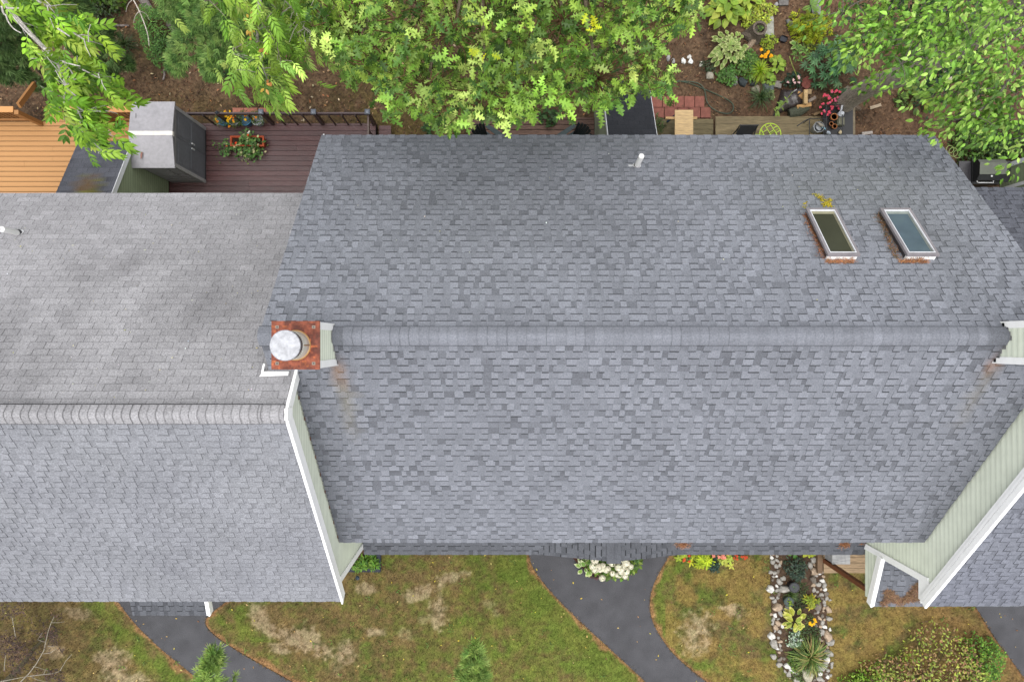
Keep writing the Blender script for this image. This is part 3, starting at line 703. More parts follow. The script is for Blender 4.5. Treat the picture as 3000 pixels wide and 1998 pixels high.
def lawn_col(x, y):
    d = H; px = x*F/d + CX; py = CY - y*F/d
    n1 = fbm(x, y, .9, 1); n2 = fbm(x, y, 3.2, 2); n3 = fbm(x, y, 9., 3); n4 = fbm(x, y, 24., 4, 2)
    g = np.where(px < 600, .22, np.where(px < 1900, .22 + .46*sstep(980, 1550, px + .3*(py-1800)), .36))
    dl = segdist(x, y, eL1); dl2 = segdist(x, y, eL2); dm = segdist(x, y, eM1); dm2 = segdist(x, y, eM2); dr = segdist(x, y, eR1)
    g = g + .75*np.exp(-((dl-.45)/.32)**2)*(px < 600) + .75*np.exp(-((dm-.35)/.55)**2) + .6*np.exp(-((dl2-.55)/.3)**2)*(py < 1880) + .65*np.exp(-((dm2-.3)/.45)**2) + .25*np.exp(-((px-2300)/60)**2)
    n5 = fbm(x, y, 5.5, 7, 3); c = lerp(DRY, OLV, sstep(.38, .60, n1*.3 + n2*.4 + n5*.3)); c = lerp(c, S(150,124,82,KG), sstep(.56,.72,n5)*.6)
    c = lerp(c, GRN, np.clip(g*1.1 - .19 + (n2-.5)*1.5 + (n3-.5)*1.2, 0, 1)*.85)
    yel = np.where(px > 1950, .9, .18)*sstep(.36, .62, fbm(x, y, 2.1, 6)); c = lerp(c, S(160,134,78,KG), yel*.75)
    sm = np.zeros_like(x)
    for a, b, rx, ry, an in SANDS:
        dx, dy = px-a, py-b; u = (dx*math.cos(an)+dy*math.sin(an))/rx; v = (-dx*math.sin(an)+dy*math.cos(an))/ry
        sm = np.maximum(sm, np.clip(.75*(1.45 - (u*u+v*v)) + (n3-.5)*2.6 + (n2-.5)*1.6, 0, 1)*(.8 if rx > 25 else .35))
    c = lerp(c, SAND*.85, sm*(.52+.45*n4))
    ed = np.minimum.reduce([dl, dl2, dm, dm2, dr]); wd = .03 + .30*np.maximum(0, n2-.42)
    c = lerp(c, S(172,130,92,KG), (1-sstep(wd, wd*1.9+.02, ed))*.85)
    right = sstep(2560, 2700, px)*sstep(1820,1800,py*0+1810); c = lerp(c, S(140,108,72,KG), sstep(2600,2800,px)*.5)
    c = lerp(c, S(104,84,62,KG), (1-sstep(60, 420, px))*sstep(.35,.6,n2)*.7)
    return c*(.34 + .72*n3 + .62*n4)[...,None], sm
def sheet(name, x0, x1, y0, y1, st, colf, mat, zf=None):
    xs = np.arange(x0, x1+st, st); ys = np.arange(y0, y1+st, st); X, Y = np.meshgrid(xs, ys)
    Z = np.zeros_like(X) if zf is None else zf(X, Y)
    V = np.column_stack([X.ravel(), Y.ravel(), Z.ravel()]); ny, nx = X.shape
    i = (np.arange(ny-1)[:,None]*nx + np.arange(nx-1)[None]).ravel()
    li = np.column_stack([i, i+1, i+nx+1, i+nx]).ravel()
    m = MB(); m.v.append(V); m.n = len(V); m.li.append(li); m.fs.append(np.full(len(i), 4)); m.fc.append(np.zeros((len(i),3)))
    c = colf(X.ravel(), Y.ravel()); m.cor.append((0, c[li])); return m.build(name, mat, None, True)
o = sheet('lawn', -17, 17, -12.5, -3.4, .04, lambda x, y: lawn_col(x, y)[0], 'lawn', lambda x, y: .010*(fbm(x,y,1.5,8)-.5)); tag(o, kind='structure')
def pathmesh(name, poly):
    m = MB(); m.poly([(x, y, .016) for x, y in poly], S(93,93,97,.56))
    for (x1,y1),(x2,y2) in zip(poly, poly[1:]+poly[:1]): m.poly([(x1,y1,.016),(x2,y2,.016),(x2,y2,-.05),(x1,y1,-.05)], S(70,70,72,.6))
    tag(m.build(name, 'asphalt'), kind='structure')
for pp in (pL, pM, pR): pathmesh('path', pp)
# blades of grass
n = 150000; x = R.uniform(-15, 15, n); y = R.uniform(-10.6, -4.7, n)
c, sm = lawn_col(x, y); ok = ~(inpoly(x,y,pL)|inpoly(x,y,pM)|inpoly(x,y,pR)) & (R.random(n) > sm*.7) & ~((x > 8.7) & (y > -6.5)) & ~((x > 8.3)&(x < 10.3)&(y < -5.6) & (inpoly(x, y, G2([(2258,1600),(2420,1600),(2432,1998),(2330,1998),(2262,1850)]))))
x, y, c = x[ok], y[ok], c[ok]; k = len(x); d = rdir(k, .2, 1.1)
gr = np.clip((c[:,1]/c[:,0]-.75)*2, 0, 1)
m = MB(); m.scatter(BLADE[0]*np.array([1,1.4,1]), BLADE[1], np.column_stack([x, y, np.full(k, .0)]), d, np.tile([0,0,1.],(k,1)), np.where(R.random(k) < .35, R.uniform(.06,.10,k), R.uniform(.03,.06,k)), np.clip(c*R.uniform(.6,1.75,(k,1)),0,1)); tag(m.build('grass', 'grass'), kind='stuff')
ex = []
for e in (eL1, eL2, eM1, eM2, eR1):
    for (x1,y1),(x2,y2) in zip(e[:-1], e[1:]):
        for _ in range(int(math.hypot(x2-x1,y2-y1)*75)): t_ = rnd.random(); ex.append((x1+(x2-x1)*t_+rnd.gauss(0,.022), y1+(y2-y1)*t_+rnd.gauss(0,.022)))
ex = np.array(ex); k = len(ex); c, _ = lawn_col(ex[:,0]+0, ex[:,1]+0); m = MB()
m.scatter(BLADE[0]*np.array([1,1.5,1]), BLADE[1], np.column_stack([ex, np.full(k,.014)]), rdir(k,.0,.6), np.tile([0,0,1.],(k,1)), R.uniform(.04,.085,k), np.clip(mixc([S(176,136,92,.65),S(140,114,70,.6),S(112,120,60,.5),S(96,82,54,.5)],k,.25),0,1)); tag(m.build('edge_grass', 'grass'), kind='stuff')
n = 95; x = R.uniform(-13.5,13.5,n); y = R.uniform(-9.4,-5.4,n); ok = ~(inpoly(x,y,pL)|inpoly(x,y,pM)|inpoly(x,y,pR)); x, y = x[ok], y[ok]; k = len(x)*9
m = MB(); m.scatter(OVN[0], OVN[1], np.repeat(np.column_stack([x,y,np.full(len(x),.03)]),9,axis=0)+R.normal(0,.035,(k,3))*np.array([1,1,.2]), rdir(k,-.1,.4), np.tile([0,0,1.],(k,1)), R.uniform(.035,.085,k), mixc([S(124,160,60,.6),S(100,136,52,.55),S(146,166,70,.6)],k,.2)); tag(m.build('lawn_weeds','leaf'), kind='stuff')
# fallen leaves on the lawn
n = 330; x = R.uniform(-14.5,14.5,n); y = R.uniform(-9.6,-5.2,n); m = MB()
m.scatter(OV[0], OV[1], np.column_stack([x,y,np.full(n,.035)]), rdir(n,-.1,.2), np.tile([0,0,1.],(n,1)), R.uniform(.03,.075,n), mixc([S(214,190,120,.8),S(190,150,90,.7),S(220,200,70,.8),S(150,105,60,.7)], n)); tag(m.build('fallen_leaves', 'leaf'), kind='stuff')

# ---- rear woodland floor
MUL, MDK, MOS, RED = S(118,95,74,KG), S(82,67,53,KG), S(112,97,60,KG), S(122,95,74,KG)
def floor_col(x, y):
    px = x*F/H + CX; py = CY - y*F/H
    n1 = fbm(x, y, .8, 31); n2 = fbm(x, y, 3., 32); n3 = fbm(x, y, 10., 33); n4 = fbm(x, y, 26., 34, 2)
    c = lerp(MUL, MDK, sstep(.42, .68, n2*.6+n1*.4)); c = lerp(c, RED, sstep(1900, 2000, px)*sstep(.4,.6,n1)*.7)
    c = lerp(c, MOS, np.clip(np.exp(-((px-1180)/190)**2 - ((py-320)/130)**2)*1.2 + np.exp(-((px-520)/260)**2-((py-330)/60)**2)*.6,0,1)*sstep(.3,.6,n2+.1))
    c = lerp(c, S(100,98,50,KG), np.exp(-((px-450)/70)**2-((py-110)/80)**2)*.5)
    return c*(.55 + .45*n3 + .45*n4)[...,None]
o = sheet('woodland_floor', -17, 17, 2.4, 15, .05, floor_col, 'soil', lambda x, y: .03*(fbm(x,y,1.2,38)-.5) - .005); tag(o, kind='structure')
n = 30000; x = R.uniform(-15.5,15.5,n); y = R.uniform(4.0,10.5,n); c = floor_col(x, y)
cc = mixc([S(120,85,58,.7),S(150,104,66,.7),S(172,134,92,.7),S(96,68,48,.7),S(200,168,126,.7)], n, .2, .05, [.36,.26,.10,.25,.03])*.72
m = MB(); m.scatter(OVN[0], OVN[1], np.column_stack([x,y,.02+R.uniform(0,.02,n)]), rdir(n,-.2,.35), np.tile([0,0,1.],(n,1))+R.normal(0,.3,(n,3)), R.uniform(.03,.10,n), cc)
n = 420; x = R.uniform(-14,4.5,n); y = R.uniform(5.2,9.6,n)
m.scatter(OV[0], OV[1], np.column_stack([x,y,np.full(n,.045)]), rdir(n,-.1,.3), np.tile([0,0,1.],(n,1))+R.normal(0,.3,(n,3)), R.uniform(.05,.1,n), mixc([S(205,172,130,.8),S(222,200,165,.8),S(190,130,80,.8)], n, .15)); tag(m.build('leaf_litter', 'leaf'), kind='stuff')

# ================================================================== front planting
def Z3(a, b, z=0.): return P(2220+a/3.75, 1580+b/3.75, z)
# bed soil
bed = smooth(G2([(2262,1600),(2255,1680),(2258,1760),(2262,1860),(2280,1940),(2330,2010),(2430,2010),(2432,1930),(2425,1850),(2418,1760),(2412,1690),(2402,1600),(2262,1600)]), 2)
m = MB(); m.poly([(x,y,.02) for x, y in bed], S(92,74,60,.6)); tag(m.build('garden_bed', 'soil'), kind='structure')
QZc, GYc, TNc, DKc = S(218,216,210,.8), S(166,162,154,.72), S(172,152,130,.8), S(118,110,100,.8)
def rocks(poly, side, ncount, wid):
    L = [np.array(Z3(*q)[:2]) for q in poly]; seg = [np.linalg.norm(b-a) for a, b in zip(L[:-1], L[1:])]; tot = sum(seg); pts = []
    for k in range(ncount*6):
        s = rnd.uniform(0, tot); i = 0
        while s > seg[i] and i < len(seg)-1: s -= seg[i]; i += 1
        p = L[i] + (L[i+1]-L[i])*min(1, s/seg[i]); p = p + np.array([rnd.gauss(0, wid), rnd.gauss(0,.03)]); r = rnd.choice([.042,.052,.06,.07,.082,.10,.115])*rnd.uniform(.85,1.2)
        if all(np.hypot(*(p-q)) > (r+s_)*.82 for q, s_ in pts): pts.append((p, r))
        if len(pts) >= ncount: break
    for i, (p, r) in enumerate(pts):
        kind = rnd.choices(['white','grey','tan','dark'], [.17,.40,.18,.25])[0]; col = dict(white=QZc, grey=GYc, tan=TNc, dark=DKc)[kind]
        m = MB(); stone(m, (p[0], p[1], r*.35), r, col, rnd.uniform(.5,.8), i*7+side); o = m.build('edging_rock', 'rock', None, False)
        word = dict(white='whitish quartz', grey='grey', tan='sandy tan', dark='dark brownish grey')[kind]
        tag(o, f"{word} fieldstone in the {'left' if side == 0 else 'right'} stone row of the front rock bed", 'rock', f"{word} stones in the {'left' if side == 0 else 'right'} row of the rock bed")
rocks([(200,170),(205,300),(200,420),(215,560),(215,690),(195,830),(195,940),(190,1050),(205,1150),(235,1260),(290,1370),(370,1450),(430,1560)], 0, 74, .085)
rocks([(630,160),(640,280),(640,380),(655,480),(680,600),(690,720),(720,860),(720,960),(735,1060),(735,1150),(730,1250),(740,1370),(750,1460),(690,1560)], 1, 92, .10)
m = MB(); stone(m, Z3(545,1490,.08), .17, S(165,160,140,.8), .6, 91); tag(m.build('boulder', 'rock'), 'large flat greenish grey boulder at the bottom end of the rock bed', 'rock')
# plants in the rock bed
mound('shrub', 'dusky blue green bushy perennial at the top of the rock bed', 'shrub', Z3(395,310), .27, .30, .42, 260, OVN, .12, [S(74,98,80,.55),S(58,84,66,.55),S(96,118,92,.55)], whorl=0)
rosette('hosta', 'single small green hosta just below the porch roof edge', 'hosta', Z3(372,150), 7, OVW, .14, [S(110,165,70,.6)], .03, .12)
rosette('hosta', 'lime yellow hosta leaf clump under the porch roof beside brown mulch', 'hosta', Z3(525,118), 14, OVW, .16, [S(190,205,60,.65)], .05, .22)
def pot(name, label, cat, c, r, h, col, rim, soil=S(60,48,38,.7), mat='plastic', n=28, taper=.78):
    t = thing(name, label, cat, c); b = MB(); b.lathe(c, [(r*taper,.0),(r*.97,h*.9),(r*1.0,h)], col, n)
    b.build('pot', mat, t, False); rm = MB(); rm.lathe(c, [(r,h-.03),(r*1.07,h-.025),(r*1.07,h),(r*.93,h),(r*.9,h-.05)], rim, n); rm.build('rim', mat, t, False)
    s = MB(); s.lathe(c, [(r*.02,h-.045),(r*.96,h-.045)], soil, n); s.poly([(c[0]+r*.93*math.cos(k), c[1]+r*.93*math.sin(k), c[2]+h-.025) for k in np.linspace(0,6.283,n+1)[:-1]], soil); s.build('soil', 'soil', t); return t
def potfill(t, c, z, n, rx, h, leaf, L, cols, mat='leaf', zl=-.3, zh=.7):
    m = MB(); a = R.uniform(0,6.283,n); q = np.sqrt(R.random(n)); pos = np.array(c) + np.column_stack([np.cos(a)*q*rx, np.sin(a)*q*rx, z + h*R.random(n)*(1.1-q*q)])
    m.scatter(leaf[0], leaf[1], pos, rdir(n,zl,zh), np.tile([0,0,1.],(n,1))+R.normal(0,.3,(n,3)), L*R.uniform(.7,1.2,n), mixc(cols,n)); m.build('foliage', mat, t)
t = pot('potted_plant', 'black plastic nursery pot with a tiny seedling in the rock bed', 'pot', Z3(362,495,.02), .135, .24, S(38,40,44), S(46,48,52)); potfill(t, Z3(362,495,.02), .2, 10, .04, .08, OV, .05, [S(110,160,70,.6)])
t = pot('potted_plant', 'dark green pot with chartreuse seedling left of a grassy tuft', 'pot', Z3(310,655,.02), .125, .2, S(48,62,58), S(66,84,78)); potfill(t, Z3(310,665,.02), .18, 26, .07, .1, OV, .07, [S(160,190,40,.6),S(130,170,50,.6)])
rosette('grass_clump', 'fine green grassy tuft between two pots in the rock bed', 'ornamental grass', Z3(350,590), 90, STRAP, .26, [S(100,130,60,.6),S(130,150,80,.6),S(78,110,50,.6)], .05, .05, 1.0)
mound('perennial', 'yellow green narrow leaved plant on the right side of the rock bed', 'perennial', Z3(560,665), .19, .17, .3, 16, OVN, .14, [S(205,205,60,.7),S(180,195,60,.7),S(150,170,50,.6)], whorl=6)
c = Z3(362,860); rosette('hosta', 'large yellow green hosta with pale leaf edges in the rock bed', 'hosta', c, 17, VARI, .25, [S(168,192,66,.65),S(150,178,60,.6),S(190,196,60,.65)], .21, .26, .25, col2=S(226,222,120,.75))
t = mound('flower_plant', 'small plant with orange yellow blooms beside the variegated hosta', 'flower', Z3(550,860), .12, .12, .3, 50, OVN, .08, [S(110,140,70,.5),S(130,150,80,.5)], flowers=[(S(248,190,20,.85),7,.045,.05)])
mound('perennial', 'mottled white and green leaved plant below the yellow hosta', 'perennial', Z3(390,1075), .21, .27, .22, 150, OVW, .075, [S(205,220,200,.7),S(176,200,170,.65),S(120,150,110,.55)], zl=-.2)
rosette('daylily', 'arching daylily clump in the lower half of the rock bed', 'daylily', Z3(540,1260), 210, STRAP, .58, [S(118,148,66,.62),S(146,168,84,.64),S(96,126,54,.56),S(186,170,106,.66)], .22, .08, .8)
mound('ground_cover', 'leafy green ground cover left of the daylily at the lower bed', 'ground cover', Z3(400,1330), .2, .28, .18, 300, OV, .075, [S(110,150,50,.55),S(86,128,46,.5),S(140,170,70,.55)])
mound('ground_cover', 'dark low green patch right of the variegated hosta', 'ground cover', Z3(590,1040), .24, .3, .14, 260, OV, .06, [S(70,98,48,.5),S(92,118,58,.5)])
mound('ground_cover', 'creeping green patch right of the black pots', 'ground cover', Z3(460,560), .2, .32, .1, 320, OVN, .06, [S(92,120,62,.5),S(74,104,54,.5),S(112,130,76,.5)])
mound('ground_cover', 'dim green spreading herb just above the yellow hosta', 'ground cover', Z3(420,720), .3, .2, .12, 260, OVN, .07, [S(78,104,58,.45),S(60,86,46,.45)])
mound('ground_cover', 'spread of mixed low greens filling the middle of the rock bed', 'ground cover', Z3(470,1120), .26, .5, .12, 520, OV, .06, [S(88,116,56,.52),S(108,136,66,.56),S(74,100,50,.46)])
mound('ground_cover', 'scruffy green tufts at the foot of the rock bed', 'ground cover', Z3(470,1480), .24, .22, .12, 300, OVN, .08, [S(96,126,58,.54),S(126,150,76,.58)])
# hydrangea bed in front of the entrance
m = MB(); bp = smooth(G2([(1672,1625),(1695,1655),(1730,1680),(1775,1694),(1815,1690),(1850,1660),(1862,1620),(1672,1620)]), 2); m.poly([(x,y,.035) for x, y in bp], S(92,64,54,.6)); tag(m.build('mulch_bed', 'soil'), kind='structure')
def Z7(a, b, z=0.): return P(1600+a/3.364, 1580+b/3.364, z)
hc = Z7(640,210); t = thing('hydrangea', 'hydrangea bush with creamy white flower heads in front of the porch', 'hydrangea', hc)
n = 620; m = MB(); a = R.uniform(0,6.28,n); q = np.sqrt(R.random(n)); pos = hc + np.column_stack([np.cos(a)*q*.72, np.sin(a)*q*.42+.12, .25+.62*np.sqrt(1-q*q*.8)*R.uniform(.6,1,n)])
m.scatter(OV[0], OV[1], pos, rdir(n,-.5,.3), np.tile([0,0,1.],(n,1))+R.normal(0,.3,(n,3)), R.uniform(.1,.17,n), mixc([S(110,150,44,.6),S(86,128,40,.55),S(140,170,60,.6)], n)); m.build('foliage', 'leaf', t)
st = MB(); stems(st, hc, pos[:26], S(110,90,60,.5), .007); st.build('stem', 'bark', t)
for (a_, b_) in ((480,203),(625,220),(465,265),(520,272),(555,292),(610,288),(655,335),(785,232),(835,268),(712,275),(745,298),(788,312),(740,320),(765,265),(700,346),(722,350),(778,360),(553,380),(752,195),(780,193),(482,300),(640,195),(560,258),(590,300),(800,240),(650,236),(530,300)):
    f = MB(); pompon(f, Z7(a_, b_, .92 if b_ < 340 else .7), rnd.uniform(.07,.105), S(244,240,218,.9)); f.build('flower_head', 'petal', t)
rosette('hosta', 'light green hosta with white edged leaves left of the hydrangea', 'hosta', Z7(372,245), 16, VARI, .2, [S(150,190,80,.65),S(130,176,72,.6)], .12, .2, .3, col2=S(222,230,180,.8))
rosette('hosta', 'second smaller light green hosta under the left hydrangea blooms', 'hosta', Z7(420,290), 9, VARI, .17, [S(150,190,80,.65)], .06, .14, .3, col2=S(215,228,160,.8))
mound('perennial', 'maroon leaved low plant at the foot of the hydrangea', 'perennial', Z7(590,338), .22, .12, .18, 160, OV, .06, [S(120,50,66,.55),S(96,40,54,.55),S(140,70,80,.5)])
mound('perennial', 'pinkish maroon sprawling plant on the left rim of the hydrangea bed', 'perennial', Z7(490,355), .2, .07, .1, 80, OV, .05, [S(150,80,92,.55),S(110,60,62,.55)])
# bright bed right of the path
mound('coleus', 'largest chartreuse coleus in the bright bed under the porch eave', 'coleus', Z7(1530,175), .3, .24, .34, 32, OVN, .16, [S(196,214,40,.72),S(176,200,36,.68)], whorl=6, zl=-.3, zh=.5)
mound('coleus', 'chartreuse coleus at the left end of the bright bed by the path', 'coleus', Z7(1325,140), .16, .1, .26, 12, OV, .13, [S(176,206,60,.68)], whorl=5)
mound('coleus', 'yellow green coleus right of the blue green plant in the bright bed', 'coleus', Z7(1765,190), .2, .16, .3, 14, OV, .14, [S(186,206,70,.7),S(200,210,80,.7)], whorl=5)
mound('perennial', 'dark blue green leafy plant in the middle of the bright bed', 'perennial', Z7(1640,215), .24, .24, .26, 180, OV, .09, [S(62,98,80,.5),S(50,82,66,.5)])
t = mound('begonia', 'plant with orange red blooms left of the large coleus', 'flower', Z7(1375,165), .14, .12, .2, 60, OV, .07, [S(110,140,60,.55)], flowers=[(S(226,92,44,.75),8,.045,.03)])
t = mound('begonia', 'plant with orange red blooms at the right end of the bright bed', 'flower', Z7(1895,145), .22, .12, .2, 90, OV, .07, [S(90,130,50,.5)], flowers=[(S(222,90,50,.75),9,.042,.03)])
t = mound('begonia', 'plant with salmon pink blooms behind the blue green plant', 'flower', Z7(1710,135), .25, .1, .25, 90, OV, .08, [S(80,110,50,.5)], flowers=[(S(238,150,128,.85),7,.06,.03)])
# left bed
def Z8(a, b, z=0.): return P(940+a/7.127, 1560+b/7.127, z)
t = thing('raised_bed', 'raised bed framed by black landscape edging beside the left house', 'planter', Z8(900,600)); e = MB(); cE = S(58,62,74,.7)
a, b, c_ = Z8(1225,470)[:2], Z8(1225,770)[:2], Z8(560,775)[:2]
e.box(a[0]-.06, a[0]+.05, b[1]-.03, a[1]+.5, 0, .13, cE); e.box(c_[0]-.2, a[0]-.062, b[1]-.03, b[1]+.07, 0, .12, cE); e.build('edging', 'wood', t)
s = MB(); s.box(c_[0]-.2, a[0]-.062, b[1]+.072, a[1]+.5, -.01, .07, S(110,86,66,.6)); s.build('soil', 'soil', t)
mound('perennial', 'lush green bushy plant inside the black edged bed', 'perennial', Z8(1010,590,.06), .30, .18, .34, 330, OVN, .13, [S(120,170,50,.62),S(96,146,44,.58),S(150,190,70,.62)])
mound('perennial', 'smaller pale green plant at the corner of the black edged bed', 'perennial', Z8(800,690,.06), .16, .12, .26, 120, OVN, .11, [S(140,186,70,.62),S(110,160,60,.6)])
t = thing('path_light', 'small dark bluish path light on a hooked stake by the black edging', 'garden light', Z8(815,860)); m = MB(); c = Z8(815,860)
m.lathe(c, [(.055,.30),(.06,.32),(.04,.36),(.01,.38)], S(60,76,92,.7), 16); m.build('lamp_shade', 'plastic', t); m = MB(); c2 = Z8(760,880)
m.tube([c2, c2+np.array([0,0,.42]), c2+np.array([.03,.02,.47]), c+np.array([0,0,.38])], .008, S(40,42,44), 6); m.build('stake', 'dark', t)
# porch furniture at the right house
t = thing('storage_bench', 'grey weathered wooden box on the right porch deck', 'box', (9.2,-5.83,.21)); m = MB(); gw = S(196,196,196,.72)
for k in range(4): m.box(8.965+k*.121, 8.965+k*.121+.117, -6.01, -5.3, .63, .66, gw*rnd.uniform(.9,1.06))
m.build('lid', 'wood', t); m = MB()
for k in range(3): m.box(8.975, 8.995, -5.985, -5.32, .215+.137*k, .215+.137*k+.131, S(176,176,180,.72)); m.box(8.997, 9.43, -5.985, -5.965, .215+.137*k, .215+.137*k+.131, S(176,176,180,.7))
m.box(9.41, 9.43, -5.96, -5.32, .215, .62, gw); m.build('side_boards', 'wood', t)
t = thing('porch_chair', 'black metal chair half hidden under the right porch roof', 'chair', (9.95,-5.55,.21)); bk = S(34,36,40)
m = MB(); m.box(9.70,10.2,-5.75,-5.3,.62,.65,bk); m.build('seat', 'dark', t); m = MB(); m.beam((10.2,-5.75,.63),(10.32,-5.75,1.1),.03,.03,bk); m.beam((10.2,-5.3,.63),(10.32,-5.3,1.1),.03,.03,bk); m.box(10.28,10.31,-5.73,-5.32,.8,1.1,bk); m.build('backrest', 'dark', t)
for xx in (9.72,10.18):
    for yy in (-5.73,-5.32): m = MB(); m.beam((xx,yy,.212),(xx,yy,.619),.03,.03,bk); m.build('leg', 'dark', t)
m = MB(); m.box(8.79, 8.93, -6.42, -5.3, .0, .19, S(128,104,80,.65)); tag(m.build('landscape_timber', 'wood'), 'brown timber running beside the right porch deck', 'timber')
# big shrub at lower right
bc = P(2705, 2012); t = mound('shrub', 'wide half withered shrub with yellow green and tan leaves at the lower right', 'shrub', bc, 2.25, 1.5, .85, 4300, OV, .09, [S(200,164,112,.66),S(176,136,94,.6),S(188,196,84,.68),S(176,190,76,.66),S(150,180,66,.62),S(146,116,82,.55),S(180,196,90,.68)], shell=.75, ns=60)
mound('shrub', 'bright green leafy shrub edge at the lower left of the withered shrub', 'shrub', P(2530,1992), .62, .4, .6, 900, OV, .08, [S(150,192,56,.62),S(170,204,74,.65),S(112,160,46,.55)], ns=16)
mound('shrub', 'fresh green shoots along the right flank of the withered shrub', 'shrub', P(2862,1925), .48, .75, .75, 1100, OV, .08, [S(104,156,40,.6),S(84,132,36,.55),S(140,180,60,.6)], ns=16)
# bare twiggy tree at lower left
def Z9(a, b, z): return P(a/5.607, 1750+b/5.607, z)
t = thing('small_tree', 'bare twiggy small tree with a few dark purple leaves at lower left', 'tree', P(20,2060)); bt = MB()
gry = S(176,168,152,.62)
for pl, z0, z1, r in (([(300,1420),(480,1240),(600,1080),(720,870),(790,560),(830,440),(890,310)],1.2,2.3,.016),([(450,1290),(640,1270),(870,1245),(980,1210),(1080,1040),(1180,930)],1.3,2.0,.014),([(260,660),(240,560),(200,330),(175,310)],1.6,2.0,.014),([(70,1200),(75,1080),(95,940)],1.6,1.9,.013),([(750,730),(690,715),(620,690),(650,640),(700,570)],1.9,2.2,.009),([(720,920),(830,905),(930,835)],1.8,2.1,.01),([(850,410),(960,410),(1060,395)],2.1,2.2,.009),([(540,1130),(640,1150),(780,1200)],1.6,1.8,.009),([(200,1340),(450,1290)],1.2,1.3,.012),([(480,1280),(620,1350),(800,1390)],1.3,1.5,.01),([(720,1250),(760,1160)],1.6,1.7,.009),([(790,800),(900,800)],1.9,2.0,.008),([(0,1380),(200,1340)],1.1,1.2,.02)):
    k = len(pl); bt.tube([Z9(a, b, z0+(z1-z0)*i/(k-1)) for i, (a, b) in enumerate(pl)], np.linspace(r*.9, r*.35, k), gry, 5)
bt.build('branch', 'bark', t); bt = MB(); bt.tube([Z9(-300,1500,.0), Z9(60,1420,.35), Z9(400,1060,.8), Z9(560,830,1.05), Z9(700,700,1.3)], [.12,.09,.065,.05,.03], S(86,80,58,.6), 8); bt.build('trunk', 'bark', t)
m = MB()
for a, b, r, nn in ((500,700,420,260),(400,1150,420,260),(120,200,160,150),(300,180,100,60),(150,830,190,380),(330,880,150,220),(860,580,110,150),(900,1330,160,240),(930,300,90,50),(60,680,120,120),(700,620,100,60),(250,1150,140,120),(880,700,100,60),(500,960,90,40),(1000,860,60,20)):
    aa = R.uniform(0,6.28,nn); q = np.sqrt(R.random(nn))*r; pos = np.array([Z9(a+math.cos(u)*v, b+math.sin(u)*v, rnd.uniform(.7,1.9)) for u, v in zip(aa, q)])
    m.scatter(OVN[0], OVN[1], pos, rdir(nn,-.6,.4), np.tile([0,0,1.],(nn,1))+R.normal(0,.5,(nn,3)), R.uniform(.04,.09,nn), mixc([S(82,62,58,.55),S(104,80,72,.55),S(66,50,46,.5),S(132,104,84,.55)], nn))
m.build('crown', 'leaf', t)
# ================================================================== rear yard: closets, decks, furniture
def closet(name, label, x0, x1, y0, y1, z0, z1, zb, wall, roofcol, faces, over=.06, stain=None, both=True):
    """lean-to falling from y0 (house side, height z0) to y1 (rear, height z1)"""
    t = thing(name, label, 'lean-to shed', ((x0+x1)/2, (y0+y1)/2, zb)); sl = (z0-z1)/(y1-y0); zt = lambda y: z0 - sl*(y-y0)
    w = MB(); w.hexa([(x0,y0,zb),(x1,y0,zb),(x1,y1,zb),(x0,y1,zb),(x0,y0,z0-.1),(x1,y0,z0-.1),(x1,y1,z1-.1),(x0,y1,z1-.1)], wall*.9)
    if 'R' in faces: siding(w, x1+.002, 1, zb, z0-.12, lambda z: y0, lambda z: min(y1-.05, y0 + (z0-.12-z)/sl), wall, .105)
    if 'L' in faces: siding(w, x0-.002, -1, zb, z0-.12, lambda z: y0, lambda z: min(y1-.05, y0 + (z0-.12-z)/sl), wall, .105)
    siding_y(w, y1+.002, 1, zb, z1-.12, x0+.05, x1-.05, wall); w.build('wall', 'siding', t)
    r = MB(); d = np.array([0,1,-sl]); d /= np.linalg.norm(d); L = (y1+over-y0)*math.sqrt(1+sl*sl); k = round(L/.143)
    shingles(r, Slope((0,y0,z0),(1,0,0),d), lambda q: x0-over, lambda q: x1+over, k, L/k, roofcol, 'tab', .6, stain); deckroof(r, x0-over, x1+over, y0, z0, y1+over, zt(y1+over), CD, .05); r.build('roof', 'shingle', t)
    tr = MB(); wc = S(236,238,242,.9)
    for xs, f in [e for e in ((x1+over, 1), (x0-over, -1)) if both or ('R' if e[1] > 0 else 'L') in faces]:
        tr.beam((xs-f*.012,y0,z0-.09), (xs-f*.012,y1+over,zt(y1+over)-.09), .025, .15, wc); tr.beam((xs+f*.006,y0,z0-.012), (xs+f*.006,y1+over,zt(y1+over)-.012), .012, .03, wc)
    for xs, ok in ((x1, 'R' in faces), (x0, 'L' in faces)):
        if ok: s = 1 if xs == x1 else -1; tr.box(min(xs-.05, xs+s*.025), max(xs+s*.025, xs+.05), y1-.09, y1+.03, zb, z1-.12, wc)
    tr.build('trim', 'trim', t); return t
def stainA(x, y, c):
    n = float(fbm(np.array(x), np.array(y), 2.2, 61)); n2 = float(fbm(np.array(x), np.array(y), 6, 63)); d = ((x+9.72)/.28)**2 + ((y-3.55)/.42)**2
    a = max(0, min(1, 1.5 - d + (n2-.5)*3)); c = c*(.82+.36*n); c = c*(1-.8*a) + (S(120,92,46,.6) if n2 < .52 else S(126,122,44,.6))*.8*a
    return c*(.75 if n2 > .62 else 1)
GRW = S(138,148,120,.95)
closet('lean_to_shed', 'shingled lean-to with green siding and moss on its roof, beside the tan deck', -10.31, -9.13, 2.75, 4.84, 3.51, 2.30, .31, GRW, S(96,98,106,.64), 'R', .06, stainA, False)
closet('lean_to_shed', 'dark roofed green lean-to under the oak branches behind the middle house', 2.64, 3.68, 3.97, 6.50, 3.30, 1.86, .0, S(142,148,126,.85), S(64,66,72,.6), 'L')
